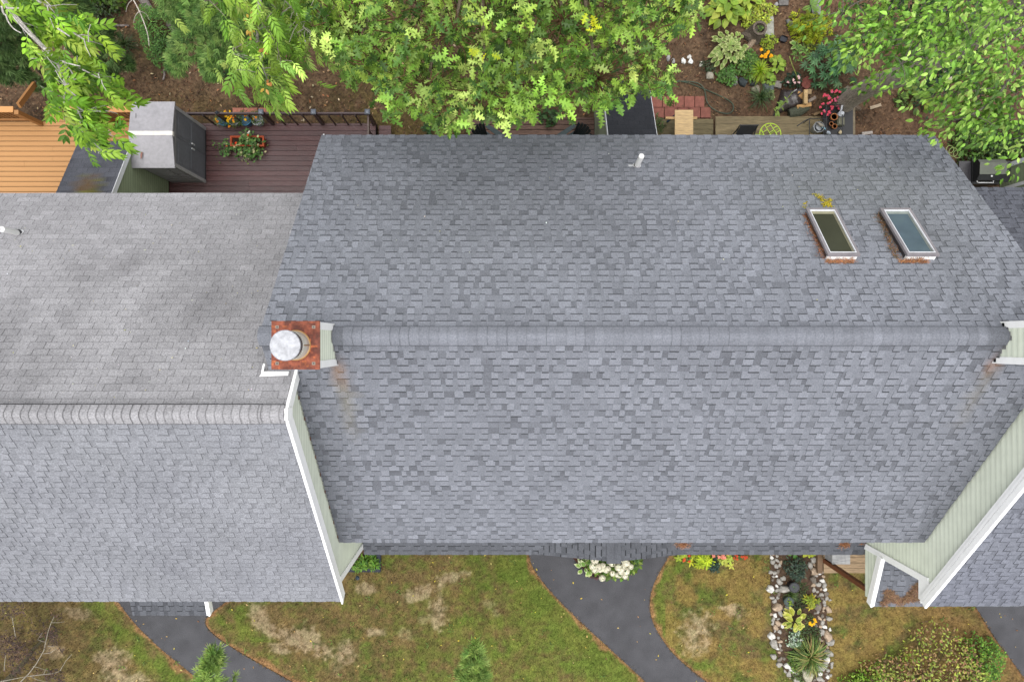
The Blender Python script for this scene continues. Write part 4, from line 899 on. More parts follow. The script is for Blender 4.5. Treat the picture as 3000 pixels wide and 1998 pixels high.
t = closet('lean_to_shed', 'narrow green bump-out with white corner boards at the far right edge', 13.99, 15.2, 3.2, 4.86, 3.2, 2.6, .0, GRW, S(80,82,90,.6), 'L')
m = MB(); m.box(13.95, 14.02, 4.18, 4.27, 0, 2.75, S(230,232,236,.85)); m.build('corner_board', 'trim', t)

def deckboards(mb, x0, x1, y0, y1, z, w, gap, col, var=.06, joints=(), th=.035, split=None):
    y = y0
    while y < y1 - .02:
        wy = min(w, y1-y); xs = [x0] + sorted([j + rnd.uniform(-.01,.01) for j in joints if x0 < j < x1 and rnd.random() < .22]) + [x1]
        for a, b in zip(xs[:-1], xs[1:]): mb.box(a+(.002 if a > x0 else 0), b-.002, y, y+wy-gap, z-th+.006, z-rnd.uniform(0,.003), col*(1+rnd.gauss(0,var)))
        y += wy
# --- tan deck at the left
TAN = S(204,152,96,.66); TAND = S(184,130,76,.64)
t = thing('wooden_deck', 'tan stained deck behind the left house', 'deck', (-12.5,4.5,.3)); m = MB()
deckboards(m, -15.5, -9.22, 2.6, 6.05, .30, .1385, .016, TAN, .012, (-14.2,-13.1,-12.3,-10.9,-10.0)); m.build('deck_boards', 'tan', t)
m = MB(); m.box(-15.5,-9.22,2.6,6.05,.02,.272,S(60,36,20,.4)); m.build('joists', 'wood', t)  # dark colour paints the shade seen in the gaps between boards
for xa, xb in ((-15.5,-12.72),(-11.80,-9.10)):
    m = MB(); m.box(xa, xb, 5.98, 6.13, 1.20, 1.24, S(214,156,96,.72)); m.build('handrail', 'tan', t)
    m = MB(); m.box(xa, xb, 6.03, 6.07, 1.05, 1.14, TAND); m.box(xa, xb, 6.03, 6.07, .38, .46, TAND); m.build('rail', 'tan', t)
    k = xa + .1
    while k < xb - .05:
        m = MB(); m.box(k-.018, k+.018, 6.072, 6.105, .36, 1.195, TAND*rnd.uniform(.9,1.1)); m.build('baluster', 'tan', t); k += .125
for x in (-12.62, -11.92, -10.55):
    if x != -11.92: m = MB(); m.box(x-.055, x+.055, 5.92, 6.03, .302, 1.26, TAND); m.build('post', 'tan', t)
m = MB(); m.beam((-12.58,6.16,1.22),(-12.58,6.95,.62),.07,.14,TAND); m.build('stair_rail', 'tan', t)
for k in range(3): m = MB(); m.box(-12.45,-11.85,6.06+.26*k,6.30+.26*k,.2-.085*k-.04,.2-.085*k,TAN); m.build('stair_tread', 'tan', t)
# --- reddish brown deck behind the middle house
BRN = S(100,55,54,.45); BRD = S(66,46,44,.55)
t = thing('wooden_deck', 'dark reddish brown deck with railing behind the middle house', 'deck', (-6,4.5,.3)); m = MB()
deckboards(m, -9.10, -3.42, 2.6, 6.0, .30, .139, .010, BRN, .08, (-6.9,-5.6,-4.6)); m.build('deck_boards', 'stain', t)
m = MB(); m.box(-9.1,-3.42,2.6,6.0,.02,.27,S(30,20,20,.5)); m.build('joists', 'wood', t)  # slab under the boards, coloured dark for the shade in their gaps
m = MB(); m.box(-5.14,-5.08,2.6,4.22,.302,.306,BRN*1.15); m.build('trim_board', 'stain', t)
for x, cap in ((-7.42,0),(-6.245,1),(-4.873,1),(-3.465,1)):
    m = MB(); m.box(x-.045, x+.045, 5.94, 6.03, .302, 1.24 if cap else 1.18, BRD); p = m.build('post', 'stain', t)
    m = MB(); c = S(128,134,146,.62) if cap else S(60,66,76,.6)
    if cap: m.lathe((x,5.985,1.24), [(.098,0),(.098,.022),(.06,.045),(.03,.05)], c, 4)
    else: m.lathe((x,5.985,1.18), [(.06,0),(.02,.035)], c, 4)
    o = m.build('post_cap', 'metal', p)
    if cap: o.data.transform(Matrix.Translation((x-t.location[0],5.985-t.location[1],0)) @ Matrix.Rotation(math.radians(45),4,'Z') @ Matrix.Translation((-(x-t.location[0]),-(5.985-t.location[1]),0)))
xs = [-9.05,-7.42,-6.245,-4.873,-3.465]
for a, b in zip(xs[:-1], xs[1:]):
    m = MB(); m.box(a+.046, b-.046, 5.965, 6.005, 1.03, 1.16, S(86,66,68,.6)); m.build('rail', 'stain', t)
    nb = 3 if b-a > 1.3 else 2
    for k in range(1, nb+1): xx = a+(b-a)*k/(nb+1); m = MB(); m.box(xx-.017, xx+.017, 5.93, 5.964, .302, 1.1, BRD); m.build('baluster', 'stain', t)
m = MB(); m.box(-3.485,-3.44,4.9,5.939,1.03,1.16,S(100,78,70,.6)); m.build('rail', 'stain', t)
for yy in (5.2,5.55): m = MB(); m.box(-3.48,-3.445,yy,yy+.035,.302,1.03,BRD); m.build('baluster', 'stain', t)
m = MB(); deckboards(m, -3.36,-3.02,4.6,5.98,.17,.139,.01,BRN*1.1,.1); m.build('step', 'stain', t)
for i, (a, b) in enumerate(((685,716),(717,757),(764,802))):
    m = MB(); p, q = P(a,333,.0), P(b,320,.0); m.box(p[0], q[0]-.006, p[1], q[1], .0, .09, S(196,128,106,.68)*rnd.uniform(.94,1.05))
    tag(m.build('brick', 'clay'), 'orange brick block lying in a row behind the brown deck railing', 'brick', 'brick blocks behind the railing')
# --- resin locker
t = thing('storage_locker', 'grey resin storage locker with dark double doors on the brown deck', 'storage shed', (-8.6,5.1,.31)); lx0, lx1, ly0, ly1, lz0, lz1 = -9.03, -8.10, 4.36, 5.86, .31, 2.1
GL = S(186,184,189,.56); GD = S(112,114,120,.75); GM = S(150,148,150,.62)
m = MB(); m.box(lx0, lx1-.02, ly0, ly1, lz0, lz1, GM*.8)
for k in range(7): yy = ly0-.008; m.box(lx0+.04, lx1-.34, ly0-.010, ly0, .5+.2*k, .66+.2*k, GM*.92)
for k in range(7): m.box(lx1-.30, lx1-.06, ly0-.010, ly0, .5+.2*k, .66+.2*k, GM*.88)
m.build('body', 'plastic', t)
m = MB()
for ya, yb in ((ly0-.012, ly0+.07), (ly1-.07, ly1+.012)): m.box(lx1-.022, lx1+.02, ya, yb, lz0, lz1, S(186,184,184,.66))
m.box(lx1-.022, lx1+.02, ly0+.07, ly1-.07, lz1-.08, lz1, GM); m.box(lx1-.02, lx1+.02, ly0+.07, ly1-.07, lz0, lz0+.05, S(60,60,64,.6)); m.build('door_frame', 'plastic', t)
for ya, yb in ((ly0+.075, 5.106), (5.114, ly1-.075)):
    m = MB(); m.box(lx1-.018, lx1+.012, ya, yb, lz0+.055, lz1-.085, GD); m.box(lx1+.012, lx1+.018, ya+.08, yb-.08, lz0+.2, lz1-.9, GD*1.08); m.box(lx1+.012, lx1+.018, ya+.08, yb-.08, lz1-.8, lz1-.2, GD*1.08); d = m.build('door', 'plastic', t)
    yy = yb-.06 if yb < 5.11 else ya+.06; m = MB(); m.box(lx1+.018, lx1+.05, yy-.018, yy+.018, 1.05, 1.2, S(225,226,228,.8)); m.build('handle', 'metal', d)
m = MB(); ov = .07; rx0, rx1 = lx0-.10, lx1+.045
for s, ye in ((-1, ly0-ov), (1, ly1+ov)):
    m.hexa([(rx0,ye,lz1+.0),(rx1,ye,lz1+.0),(rx1,5.11,lz1+.13),(rx0,5.11,lz1+.13),(rx0,ye,lz1+.045),(rx1,ye,lz1+.045),(rx1,5.11,lz1+.185),(rx0,5.11,lz1+.185)], GL*(1 if s > 0 else .97))
rf_ = m.build('roof', 'plastic', t); m = MB(); m.hexa([(rx0-.01,5.05,lz1+.1),(rx1+.01,5.05,lz1+.1),(rx1+.01,5.17,lz1+.1),(rx0-.01,5.17,lz1+.1),(rx0-.01,5.06,lz1+.188),(rx1+.01,5.06,lz1+.188),(rx1+.01,5.16,lz1+.188),(rx0-.01,5.16,lz1+.188)], S(226,222,214,.8)); m.build('roof_ridge', 'plastic', rf_)
m = MB(); m.poly([P(413,445,2.24), P(418,447,2.24), P(416,462,2.23), P(412,468,2.23), P(411,455,2.24)], S(150,100,84,.6)); m.poly([P(397,333,2.22),P(399,333,2.22),P(399,347,2.22),P(397,346,2.22)], S(110,106,110,.6)); m.build('stain_mark', 'plastic', rf_)
# --- pots on the brown deck
def Z4(a, b, z=.31): return P(580+a/4.361, 300+b/4.361, z)
FER = [S(104,136,70,.58),S(82,112,56,.52),S(128,150,84,.58)]
for (a, col, rimc, lab, fl) in ((365, S(60,110,150,.6), S(96,176,222,.7), 'round pot with bright blue rim at the left of the railing planters', 3), (500, S(120,122,124,.6), S(206,206,210,.8), 'pot of yellow and orange marigolds with a pale rim', 26), (648, S(60,110,150,.6), S(86,164,214,.7), 'blue rimmed pot filled with feathery foliage', 2), (795, S(150,154,160,.65), S(216,220,224,.8), 'pale silver pot at the right of the railing planters', 3)):
    c = Z4(a, 262); c = np.array([c[0], c[1], .305]); t = pot('potted_plant', lab, 'pot', c, .145, .26, col, rimc)
    off = np.array([rnd.uniform(-.06,.06), rnd.uniform(-.02,.08), 0]); potfill(t, c+off, .24, 150, .2, .3, OVN, .07, FER if a != 500 else [S(96,130,50,.55),S(120,150,60,.55)])
    fp = [c + np.array([rnd.gauss(0,.10), rnd.gauss(.0,.09), .46+rnd.uniform(0,.08)]) for _ in range(fl)]
    for q in fp: one_flower(t, q, rnd.uniform(.03,.045), S(250,196,20,.85) if rnd.random() < .6 else S(244,150,30,.85), 8)
c = np.array([-6.88, 5.44, .305]); t = thing('trough_planter', 'long terracotta trough of trailing nasturtium on the brown deck', 'planter', c); TC = S(190,88,54,.66); m = MB()
for (xa,xb,ya,yb) in ((-.43,.43,-.115,-.095),(-.43,.43,.095,.115),(-.43,-.41,-.095,.095),(.41,.43,-.095,.095)): m.box(c[0]+xa,c[0]+xb,c[1]+ya,c[1]+yb,.306,.50,TC)
for (xa,xb,ya,yb) in ((-.46,.46,-.14,-.11),(-.46,.46,.11,.14),(-.46,-.42,-.11,.11),(.42,.46,-.11,.11)): m.box(c[0]+xa,c[0]+xb,c[1]+ya,c[1]+yb,.501,.525,TC*1.08)
m.build('trough', 'clay', t); m = MB(); m.box(c[0]-.41,c[0]+.41,c[1]-.095,c[1]+.095,.307,.46,S(70,54,42,.6)); m.build('soil', 'soil', t)
nn = 430; px = np.concatenate([R.normal(660,80,260), R.normal(400,80,90), R.normal(620,40,80)]); py = np.concatenate([R.normal(590,75,260), R.normal(590,55,90), R.normal(470,50,80)])
pos = np.array([Z4(a, b, .0) for a, b in zip(px, py)]); pos = np.array([Z4(a, b, z) for a, b, z in zip(px, py, np.where(py < 540, R.uniform(.5,.72,nn), R.uniform(.32,.55,nn)))])
m = MB(); m.scatter(OVW[0], OVW[1], pos, rdir(nn,-.2,.3), np.tile([0,0,1.],(nn,1))+R.normal(0,.3,(nn,3)), R.uniform(.05,.10,nn), mixc([S(112,158,76,.6),S(92,138,64,.56),S(150,180,90,.6),S(206,206,150,.7)], nn, p=[.4,.35,.15,.10])); m.build('foliage', 'leaf', t)
nn = 90; pos = np.array([Z4(a, b, .34) for a, b in zip(R.normal(650,60,nn), R.normal(640,60,nn))]); m = MB(); m.scatter(OV[0], OV[1], pos, rdir(nn,-.1,.3), np.tile([0,0,1.],(nn,1)), R.uniform(.03,.07,nn), mixc([S(226,214,180,.75),S(206,190,150,.7)], nn)); m.build('withered_leaves', 'leaf', t)
for q in (Z4(368,552,.5), Z4(482,520,.62), Z4(640,420,.74), Z4(768,542,.56)): one_flower(t, q, .04, S(238,80,36,.85), 6)
for q in (Z4(652,378,.7), Z4(640,392,.7)): one_flower(t, q, .035, S(238,236,220,.85), 6)
# --- lower deck under the oak with two slatted garden chairs
t = thing('wooden_deck', 'low weathered brown deck under the oak holding two garden chairs', 'deck', (.9,4.8,.15)); m = MB(); deckboards(m, -.85, 2.62, 3.6, 6.22, .15, .142, .016, S(124,98,86,.6), .1, (.3,1.4)); m.build('deck_boards', 'wood', t)
m = MB(); m.box(-.85,2.62,3.6,6.2,0,.112,S(30,22,18,.6)); m.build('joists', 'wood', t)
def adirondack():
    t = thing('garden_chair', 'a', 'chair', (0,0,0), 'slatted garden chairs on the low deck'); c1 = S(66,86,90,.55); c2 = S(34,44,46,.5)
    for k in range(6): m = MB(); m.beam((.28-.09*k,-.26,.36-.022*k),(.28-.09*k,.26,.36-.022*k),.085,.02,c1,(0,0,1)); m.build('seat_slat', 'plastic', t)
    for k in range(7):
        y = -.24+.08*k; h = .72-.035*abs(k-3)**1.6; m = MB(); m.beam((-.20,y*.8,.26),(-.20-.24*h/.72,y*1.12,.26+h),.074,.02,c2,(1,0,0)); m.build('back_slat', 'plastic', t)
    for s in (-1,1):
        m = MB(); m.hexa([(-.30,s*.33-.05,.555),(.32,s*.36-.075,.555),(.32,s*.36+.075,.555),(-.30,s*.33+.05,.555),(-.30,s*.33-.05,.58),(.32,s*.36-.075,.58),(.32,s*.36+.075,.58),(-.30,s*.33+.05,.58)], c1); m.build('armrest', 'plastic', t)
        m = MB(); m.box(.24,.31,s*.33-.02,s*.33+.02,0,.553,c1); m.build('front_leg', 'plastic', t)
        m = MB(); m.beam((.31,s*.28,.33),(-.42,s*.28,.06),.03,.11,c1); m.build('rear_leg', 'plastic', t)
    return t
def copytree(o, parent=None):
    c = o.copy(); COL.objects.link(c)
    if parent is not None: c.parent = parent
    for ch in [q for q in bpy.data.objects if q.parent is o]: copytree(ch, c)
    return c
A = adirondack(); A.location = (-.34, 5.36, .152); A.rotation_euler = (0,0,math.radians(-38)); A['label'] = 'dark green slatted garden chair at the left of the low deck'
B = copytree(A); B.location = (1.98, 5.36, .152); B.rotation_euler = (0,0,math.radians(218)); B['label'] = 'dark green slatted garden chair beside the lean-to wall'
# --- patio of red pavers
i = 0
for row, (ya, yb) in enumerate(((283,315),(316,346))):
    xs = [1906,1940,1972,2004,2035,2064] if row == 0 else [1908,1946,1984,2018,2052,2082]
    for a, b in zip(xs[:-1], xs[1:]):
        m = MB(); p, q = P(a+1,yb,.03), P(b-1,ya,.03); m.box(p[0],q[0],p[1],q[1],.0,.035+rnd.uniform(0,.012),S(160,100,86,.6)*rnd.uniform(.86,1.1)); tag(m.build('paver', 'clay'), 'red square paver in the small patio beside the lean-to', 'paver', 'red pavers of the small patio')
# --- plywood table on sawhorse
t = thing('work_table', 'plain pale plywood board resting on a folding support', 'table', (4.93,5.8,.1)); m = MB(); m.box(4.69,5.18,5.0,6.20,.74,.765,S(222,190,142,.72)); m.build('table_top', 'wood', t)
for x in (4.75,5.12):
    for y in (5.1,6.1): m = MB(); m.beam((x-.1 if x < 5 else x+.02,y,.1),(x,y,.739),.04,.04,S(60,96,140,.6) if x < 5 else S(150,104,60,.6)); m.build('leg', 'wood', t)
m = MB(); m.box(4.45,5.30,5.97,6.03,.66,.735,S(206,168,120,.7)); m.build('cross_bar', 'wood', t)
# --- narrow grey green deck
t = thing('wooden_deck', 'long narrow weathered greenish wood walkway behind the right half of the roof', 'deck', (7.3,5.5,.1)); m = MB()
WG = S(152,136,104,.62); deckboards(m, 5.98, 9.80, 4.5, 6.24, .14, .19, .004, WG, .08, ()); m.build('deck_boards', 'wood', t)
m = MB(); deckboards(m, 4.3, 5.93, 4.5, 6.18, .10, .14, .006, S(128,116,86,.58), .08); m.build('lower_boards', 'wood', t)
# --- sling chair
t = thing('patio_chair', 'black metal sling chair with its back to the garden', 'chair', (6.6,5.4,.142)); bk = S(36,38,46,.6); y0 = 5.72
m = MB(); m.tube([(6.36,5.62,.15),(6.36,5.66,.62),(6.36,y0,1.0)],.016,bk,8); m.tube([(6.84,5.62,.15),(6.84,5.66,.62),(6.84,y0,1.0)],.016,bk,8); m.tube([(6.36,y0,.98),(6.84,y0,.98)],.016,bk,8); m.build('back_frame', 'dark', t)
m = MB(); m.hexa([(6.38,5.50,.45),(6.82,5.50,.45),(6.82,5.51,.45),(6.38,5.51,.45),(6.38,y0-.01,.96),(6.82,y0-.01,.96),(6.82,y0,.97),(6.38,y0,.97)], S(62,62,70,.55)); m.build('backrest', 'plastic', t)
m = MB(); m.box(6.38,6.82,5.0,5.5,.43,.45,S(62,62,70,.55)); m.build('seat', 'plastic', t)
for x, s in ((6.36,-1),(6.84,1)):
    m = MB(); m.tube([(x,y0-.03,.86),(x-.03,5.5,.72),(x-.08 if s < 0 else x,5.25,.68),(x,5.0,.66)],.018,bk,7); m.build('armrest', 'dark', t); m = MB(); m.tube([(x,5.0,.15),(x,5.0,.66)],.015,bk,7); m.build('leg', 'dark', t)
# --- lime table
tc = np.array([7.33,5.62,.142]); t = thing('side_table', 'round lime green metal table with an openwork top', 'table', tc); LM = S(190,228,50,.8); m = MB(); tz = .56; rr_ = .285
ring = [(tc[0]+rr_*math.cos(a), tc[1]+rr_*math.sin(a), tz) for a in np.linspace(0,6.2832,41)]; m.tube(ring,.012,LM,6,False); o = m.build('rim', 'trim', t); m = MB()
def chord(p, q): m.beam((tc[0]+p[0]*rr_,tc[1]+p[1]*rr_,tz), (tc[0]+q[0]*rr_,tc[1]+q[1]*rr_,tz), .014, .01, LM)
ca = math.radians(-58); u = np.array([math.cos(ca), math.sin(ca)]); v = np.array([-u[1], u[0]])
for k in (-.55,.0,.5): L_ = math.sqrt(1-k*k); chord(u*-L_+v*k, u*L_+v*k)
for k0, k1, ps in ((-.55,0,(-.5,.05,.5)),(0,.5,(-.7,-.15,.35,.7)),(.5,.95,(-.3,.2)),(-.95,-.55,(-.3,.3))):
    for q in ps: chord(u*q+v*k0, u*q+v*(k1 if abs(k1) < .9 and abs(k0) < .9 else (math.copysign(math.sqrt(max(0,1-q*q))*.98, k1 if abs(k1) > .9 else k0) if abs(k1) > .9 else k1)))
m.build('table_top', 'trim', t)
for k in range(3): a = 2.1*k+.6; m = MB(); m.tube([(tc[0]+.25*math.cos(a),tc[1]+.25*math.sin(a),tz-.01),(tc[0]+.12*math.cos(a),tc[1]+.12*math.sin(a),.35),(tc[0]+.27*math.cos(a),tc[1]+.27*math.sin(a),.145)],.01,LM,6); m.build('leg', 'trim', t)
# --- black potting rack with its clutter
t = thing('plant_rack', 'low black metal potting rack at the end of the walkway', 'rack', (9.2,5.9,.142)); bk = S(30,30,34,.6)
m = MB(); m.box(8.88,9.70,5.4,6.44,.30,.32,bk); m.build('shelf', 'dark', t)
m = MB()
for x in (8.42,8.88,9.32): m.tube([(x,5.3,.5),(x,6.42 if x > 8.5 else 6.05,.5)],.012,bk,6)
m.tube([(8.42,6.05,.5),(8.9,6.05,.5)],.012,bk,6); m.tube([(8.75,6.42,.5),(9.74,6.42,.5)],.012,bk,6); m.build('frame', 'dark', t)
for x, y in ((8.42,6.05),(8.90,6.40),(9.70,6.40),(8.42,5.3)): m = MB(); m.tube([(x,y,.145),(x,y,.5)],.012,bk,6); m.build('leg', 'dark', t)
m = MB(); m.tube([(8.42,6.05,.5),(8.30,6.0,.5),(8.1,5.86,.45)],.014,bk,6); m.build('handle', 'dark', t)
def Z6(a, b, z): return P(2200+a/7.36, 240+b/7.36, z)
for a, b, r, lab in ((1745,790,.085,'largest terracotta pot lying on the black rack'),(1705,925,.05,'small terracotta pot tipped over on the black rack'),(1770,985,.06,'terracotta pot leaning below the small one on the rack')):
    t = thing('terracotta_pot', lab, 'pot', Z6(a,b,.33)); m = MB(); c = Z6(a,b,.33); m.lathe(c, [(r*.7,0),(r*.98,r*1.3),(r*1.12,r*1.3),(r*1.12,r*1.65),(r*.95,r*1.65),(r*.9,r*1.2)], S(204,132,82,.7), 20); m.build('pot_body', 'clay', t); m = MB(); m.lathe(c,[(r*.05,r*1.25),(r*.88,r*1.25)],S(150,88,52,.6),20); m.build('inside','clay',t)
t = thing('watering_can', 'pale grey watering can by the pink flowers', 'watering can', Z6(1900,725,.33)); c = Z6(1900,725,.33); m = MB(); m.lathe(c,[(.075,0),(.08,.12),(.05,.17),(.045,.2)],S(206,210,218,.8),18); m.build('body','plastic',t); m = MB(); m.tube([c+np.array([-.01,.05,.1]),c+np.array([-.02,.13,.18]),c+np.array([-.025,.2,.22])],[.028,.026,.03],S(214,216,222,.8),10); m.build('spout','plastic',t)
c = Z6(1370,1040,.145); t = thing('bucket', 'galvanised bucket holding black pots beside the rack', 'bucket', c); m = MB(); m.lathe(c,[(.11,0),(.145,.26),(.15,.27),(.14,.272),(.13,.2)],S(176,180,184,.7),24); m.build('bucket_body','metal',t); m = MB(); m.lathe(c+np.array([.02,0,.12]),[(.09,0),(.11,.14),(.115,.145),(.1,.14),(.08,.05)],S(40,44,48,.6),18); m.build('inner_pot','plastic',t)
c = Z6(1520,960,.36); t = thing('garden_gloves', 'light blue and grey garden gloves lying over the rack edge', 'gloves', c)
for g in range(2):
    m = MB(); o = np.array([.05*g-.03,-.05*g+.04,.02*g])
    for k in range(4): p0 = c+o+np.array([.018*k-.03,-.012*k+.02,.0]); m.tube([p0, p0+np.array([.035,-.035,.012]), p0+np.array([.06,-.075,0])],[.012,.012,.009],S(136,190,210,.75),6)
    m.tube([c+o+np.array([-.09,.05,0]),c+o+np.array([-.04,.03,.01]),c+o+np.array([.01,.0,.0])],[.035,.045,.035],S(168,160,146,.7),8); m.tube([c+o+np.array([-.03,.0,.0]),c+o+np.array([.0,-.045,.0])],[.013,.01],S(136,190,210,.75),6); m.build('glove','plastic',t)
m = MB(); stone(m, Z6(1665,1100,.36), .055, S(178,188,200,.75), .8, 4); tag(m.build('stone_ball','rock'), 'bluish grey stone ball on the front of the rack', 'ornament')
m = MB(); stone(m, Z6(1925,1090,.35), .05, S(214,196,160,.75), .5, 5); tag(m.build('seashell','rock'), 'pale tan shell on the right front of the rack', 'shell')
m = MB(); m.box(*sum([[Z6(1830,950,.34)[0],Z6(1990,950,.34)[0]],[Z6(0,960,.34)[1],Z6(0,790,.34)[1]],[.322,.42]],[]), S(112,112,92,.6)); m.box(*sum([[Z6(1850,950,.34)[0],Z6(1970,950,.34)[0]],[Z6(0,940,.34)[1],Z6(0,810,.34)[1]],[.421,.45]],[]), S(140,138,116,.6)); tag(m.build('plant_tray','plastic'), 'greyish green plant tray under the watering can', 'tray')
# --- timbers
for a, b, w_, h_, col, lab in (((2490,262),(2490,398),.19,.2,S(150,136,112,.62),'long weathered timber running down beside the pink flowers'),((2462,285),(2486,262),.2,.17,S(150,142,124,.62),'short grey timber set diagonally at the corner of the garden edging'),((2470,268),(2526,256),.14,.15,S(134,122,104,.6),'timber running toward the leaning trunk'),((2382,338),(2428,322),.07,.08,S(160,132,96,.62),'loose plank end by the black rack')):
    m = MB(); p, q = P(*a,h_/2), P(*b,h_/2); m.beam(p, q, w_, h_, col); m.beam(p+np.array([.0,0,h_*.51]), q+np.array([0,0,h_*.51]), w_*.8, .012, col*1.1); tag(m.build('landscape_timber', 'wood'), lab, 'timber')
# --- hose
def Z1(a, b, z=.03): return P(2000+a/3.92, b/3.92, z)
m = MB(); m.tube([Z1(*q) for q in smooth([(-320,1000),(-100,940),(60,935),(200,960),(258,1040),(270,1160),(320,1240),(430,1300),(550,1312),(592,1240),(560,1170),(400,1090),(230,1020),(90,960),(-60,930)], 2)], .014, S(74,96,76,.55), 7); tag(m.build('garden_hose', 'plastic'), 'green garden hose looped over the mulch near the red pavers', 'hose')
# --- stump, bag, lumber
c = Z1(1400,1260,.0); t = thing('tree_stump', 'old split log lying beside the dark plastic bag', 'stump', c); m = MB(); m.tube([Z1(1220,1310,.1),Z1(1330,1280,.14),Z1(1430,1230,.12)],[.12,.15,.11],S(96,100,84,.6),10); m.build('log','bark',t)
c = Z1(1230,1160,.0); t = thing('plastic_bag', 'dark shiny mulch bag slumped against cut lumber', 'bag', c); m = MB(); V=[];nx_=16;ny_=14
for i in range(nx_):
    for j in range(ny_):
        u_, v_ = i/(nx_-1)*2-1, j/(ny_-1)*2-1; r_ = max(0,1-u_*u_)**.5*max(0,1-v_*v_)**.5; V.append(np.array([c[0]+u_*.36*(1-.18*v_)+.06*v_, c[1]+v_*.30+.10*u_*u_*v_+.05*u_, .02+.26*r_+.03*math.sin(9*u_+5*v_)*r_+.02*math.sin(17*v_-7*u_)*r_]))
m.add(V, [(i*ny_+j,(i+1)*ny_+j,(i+1)*ny_+j+1,i*ny_+j+1) for i in range(nx_-1) for j in range(ny_-1)], S(74,64,62,.5)); m.build('bag_skin','bag',t,True); m = MB(); m.beam(Z1(1250,1070,.3),Z1(1310,1030,.34),.03,.06,S(110,102,104,.5)); m.build('bag_neck','bag',t)
for p, q, w_, h_, z_, col, lab in (((1408,1040),(1408,1200),.095,.09,.32,S(204,172,124,.7),'short pale board standing out on top of the cut lumber'),((1308,1238),(1470,1205),.10,.09,.22,S(200,158,104,.7),'tan board lying across the split log'),((1310,1085),(1395,1120),.16,.10,.18,S(196,152,96,.68),'broad tan offcut against the dark bag'),((1440,1170),(1525,1120),.08,.05,.26,S(150,136,124,.62),'grey weathered board end on the lumber pile'),((1420,1060),(1475,1060),.13,.06,.2,S(176,150,112,.65),'short offcut at the top of the lumber pile')):
    m = MB(); m.beam(Z1(*p,z_), Z1(*q,z_), w_, h_, col); tag(m.build('lumber_offcut','wood'), lab, 'board')
c = Z1(825,400,.0); t = thing('tree_stump', 'hollow grey stump with a small plant growing in it', 'stump', c); m = MB(); m.lathe(c,[(.30,0),(.24,.12),(.2,.34),(.2,.4),(.14,.4),(.12,.25)],S(122,110,98,.6),14); m.tube([Z1(680,390,.03),Z1(760,430,.1),c+np.array([0,0,.2])],[.05,.12,.14],S(116,104,92,.6),8); m.tube([Z1(700,590,.03),Z1(770,530,.06),c+np.array([0,-.1,.1])],[.05,.08,.1],S(170,150,128,.62),8); m.build('stump_wood','bark',t)
potfill(t, c, .3, 26, .1, .12, OV, .07, [S(80,110,80,.5),S(120,160,60,.55)])
m = MB(); q = [Z1(2*0+1105,470), Z1(1120,425), Z1(1140,415), Z1(1195,440), Z1(1200,455), Z1(1180,490), Z1(1160,495), Z1(1110,480)]; m.poly([(a,b,.05) for a,b,_ in q], S(28,32,44,.6)); 
for a_, b_ in zip(q, q[1:]+q[:1]): m.poly([(a_[0],a_[1],.0),(b_[0],b_[1],.0),(b_[0],b_[1],.09),(a_[0],a_[1],.09)], S(40,42,50,.6))
tag(m.build('plant_tray','plastic'), 'small black plastic tray on the mulch path', 'tray')
def slab(pts, h, col, lab, nm='stone_slab', z=0.):
    m = MB(); q = [Z1(*p, h) for p in pts]; m.poly([(a,b,h) for a,b,_ in q], col)
    for a_, b_ in zip(q, q[1:]+q[:1]): m.poly([(a_[0],a_[1],-.02),(b_[0],b_[1],-.02),(b_[0],b_[1],h),(a_[0],a_[1],h)], col*.8)
    tag(m.build(nm,'rock'), lab, 'stone')
slab([(950,190),(1000,150),(1045,200),(1050,430),(1020,440),(930,400),(935,280)], .08, S(172,172,160,.66), 'long pale stone slab standing beside the mulch path')
slab([(1480,0),(1590,0),(1585,170),(1500,190),(1470,60)], .06, S(146,146,144,.62), 'grey stone slab at the top edge beside the fern')
slab([(1100,-40),(1220,-40),(1215,60),(1110,65)], .06, S(128,124,120,.6), 'flat dark grey stone slab at the top of the mulch path')
slab([(1360,930),(1430,875),(1490,900),(1478,990),(1420,1030),(1370,990)], .07, S(140,82,72,.6), 'reddish brown square stone beside the rhododendron','paving_stone')
slab([(1065,925),(1140,940),(1130,1015),(1055,1000)], .10, S(150,144,136,.62), 'small square grey stone with a hole by the chartreuse plants','paving_stone')
for a, b, r, col, lab in ((310,872,.115,S(178,172,156,.66),'rounded pale stone left of the green lady leaf plants'),(838,1030,.12,S(156,150,130,.62),'flat tan grey stone below the lime grass'),(985,1018,.15,S(112,120,122,.58),'dark bluish grey stone below the lime grass'),(690,945,.13,S(74,82,84,.55),'darkest stone at the foot of the lobed green plant'),(820,960,.1,S(64,70,70,.55),'small blackish stone under the lime grass blades'),(1225,270,.10,S(126,128,122,.6),'round grey stone left of the yellow green shrub'),(75,660,.065,S(212,210,204,.8),'whitish stone above its bright white neighbour'),(92,710,.075,S(232,232,230,.85),'bright white angular stone on the mulch'),(215,740,.065,S(214,210,196,.8),'pale cream stone right of the white stones'),(8,705,.075,S(226,226,222,.85),'white stone partly under the oak leaves'),(600,935,.1,S(146,146,142,.6),'grey stone touching the lobed green plant'),(930,1085,.1,S(110,112,112,.58),'grey stone beside the dark daylily tuft'),(900,10,.09,S(120,80,70,.6),'brownish round stone at the very top edge'),(1075,55,.06,S(168,166,166,.66),'small grey stone at the top by the path'),(800,165,.12,S(92,98,112,.58),'slate blue stone among the lime leaves')):
    m = MB(); stone(m, Z1(a,b,r*.3), r, col, .55, int(a)); tag(m.build('garden_stone','rock'), lab, 'stone')
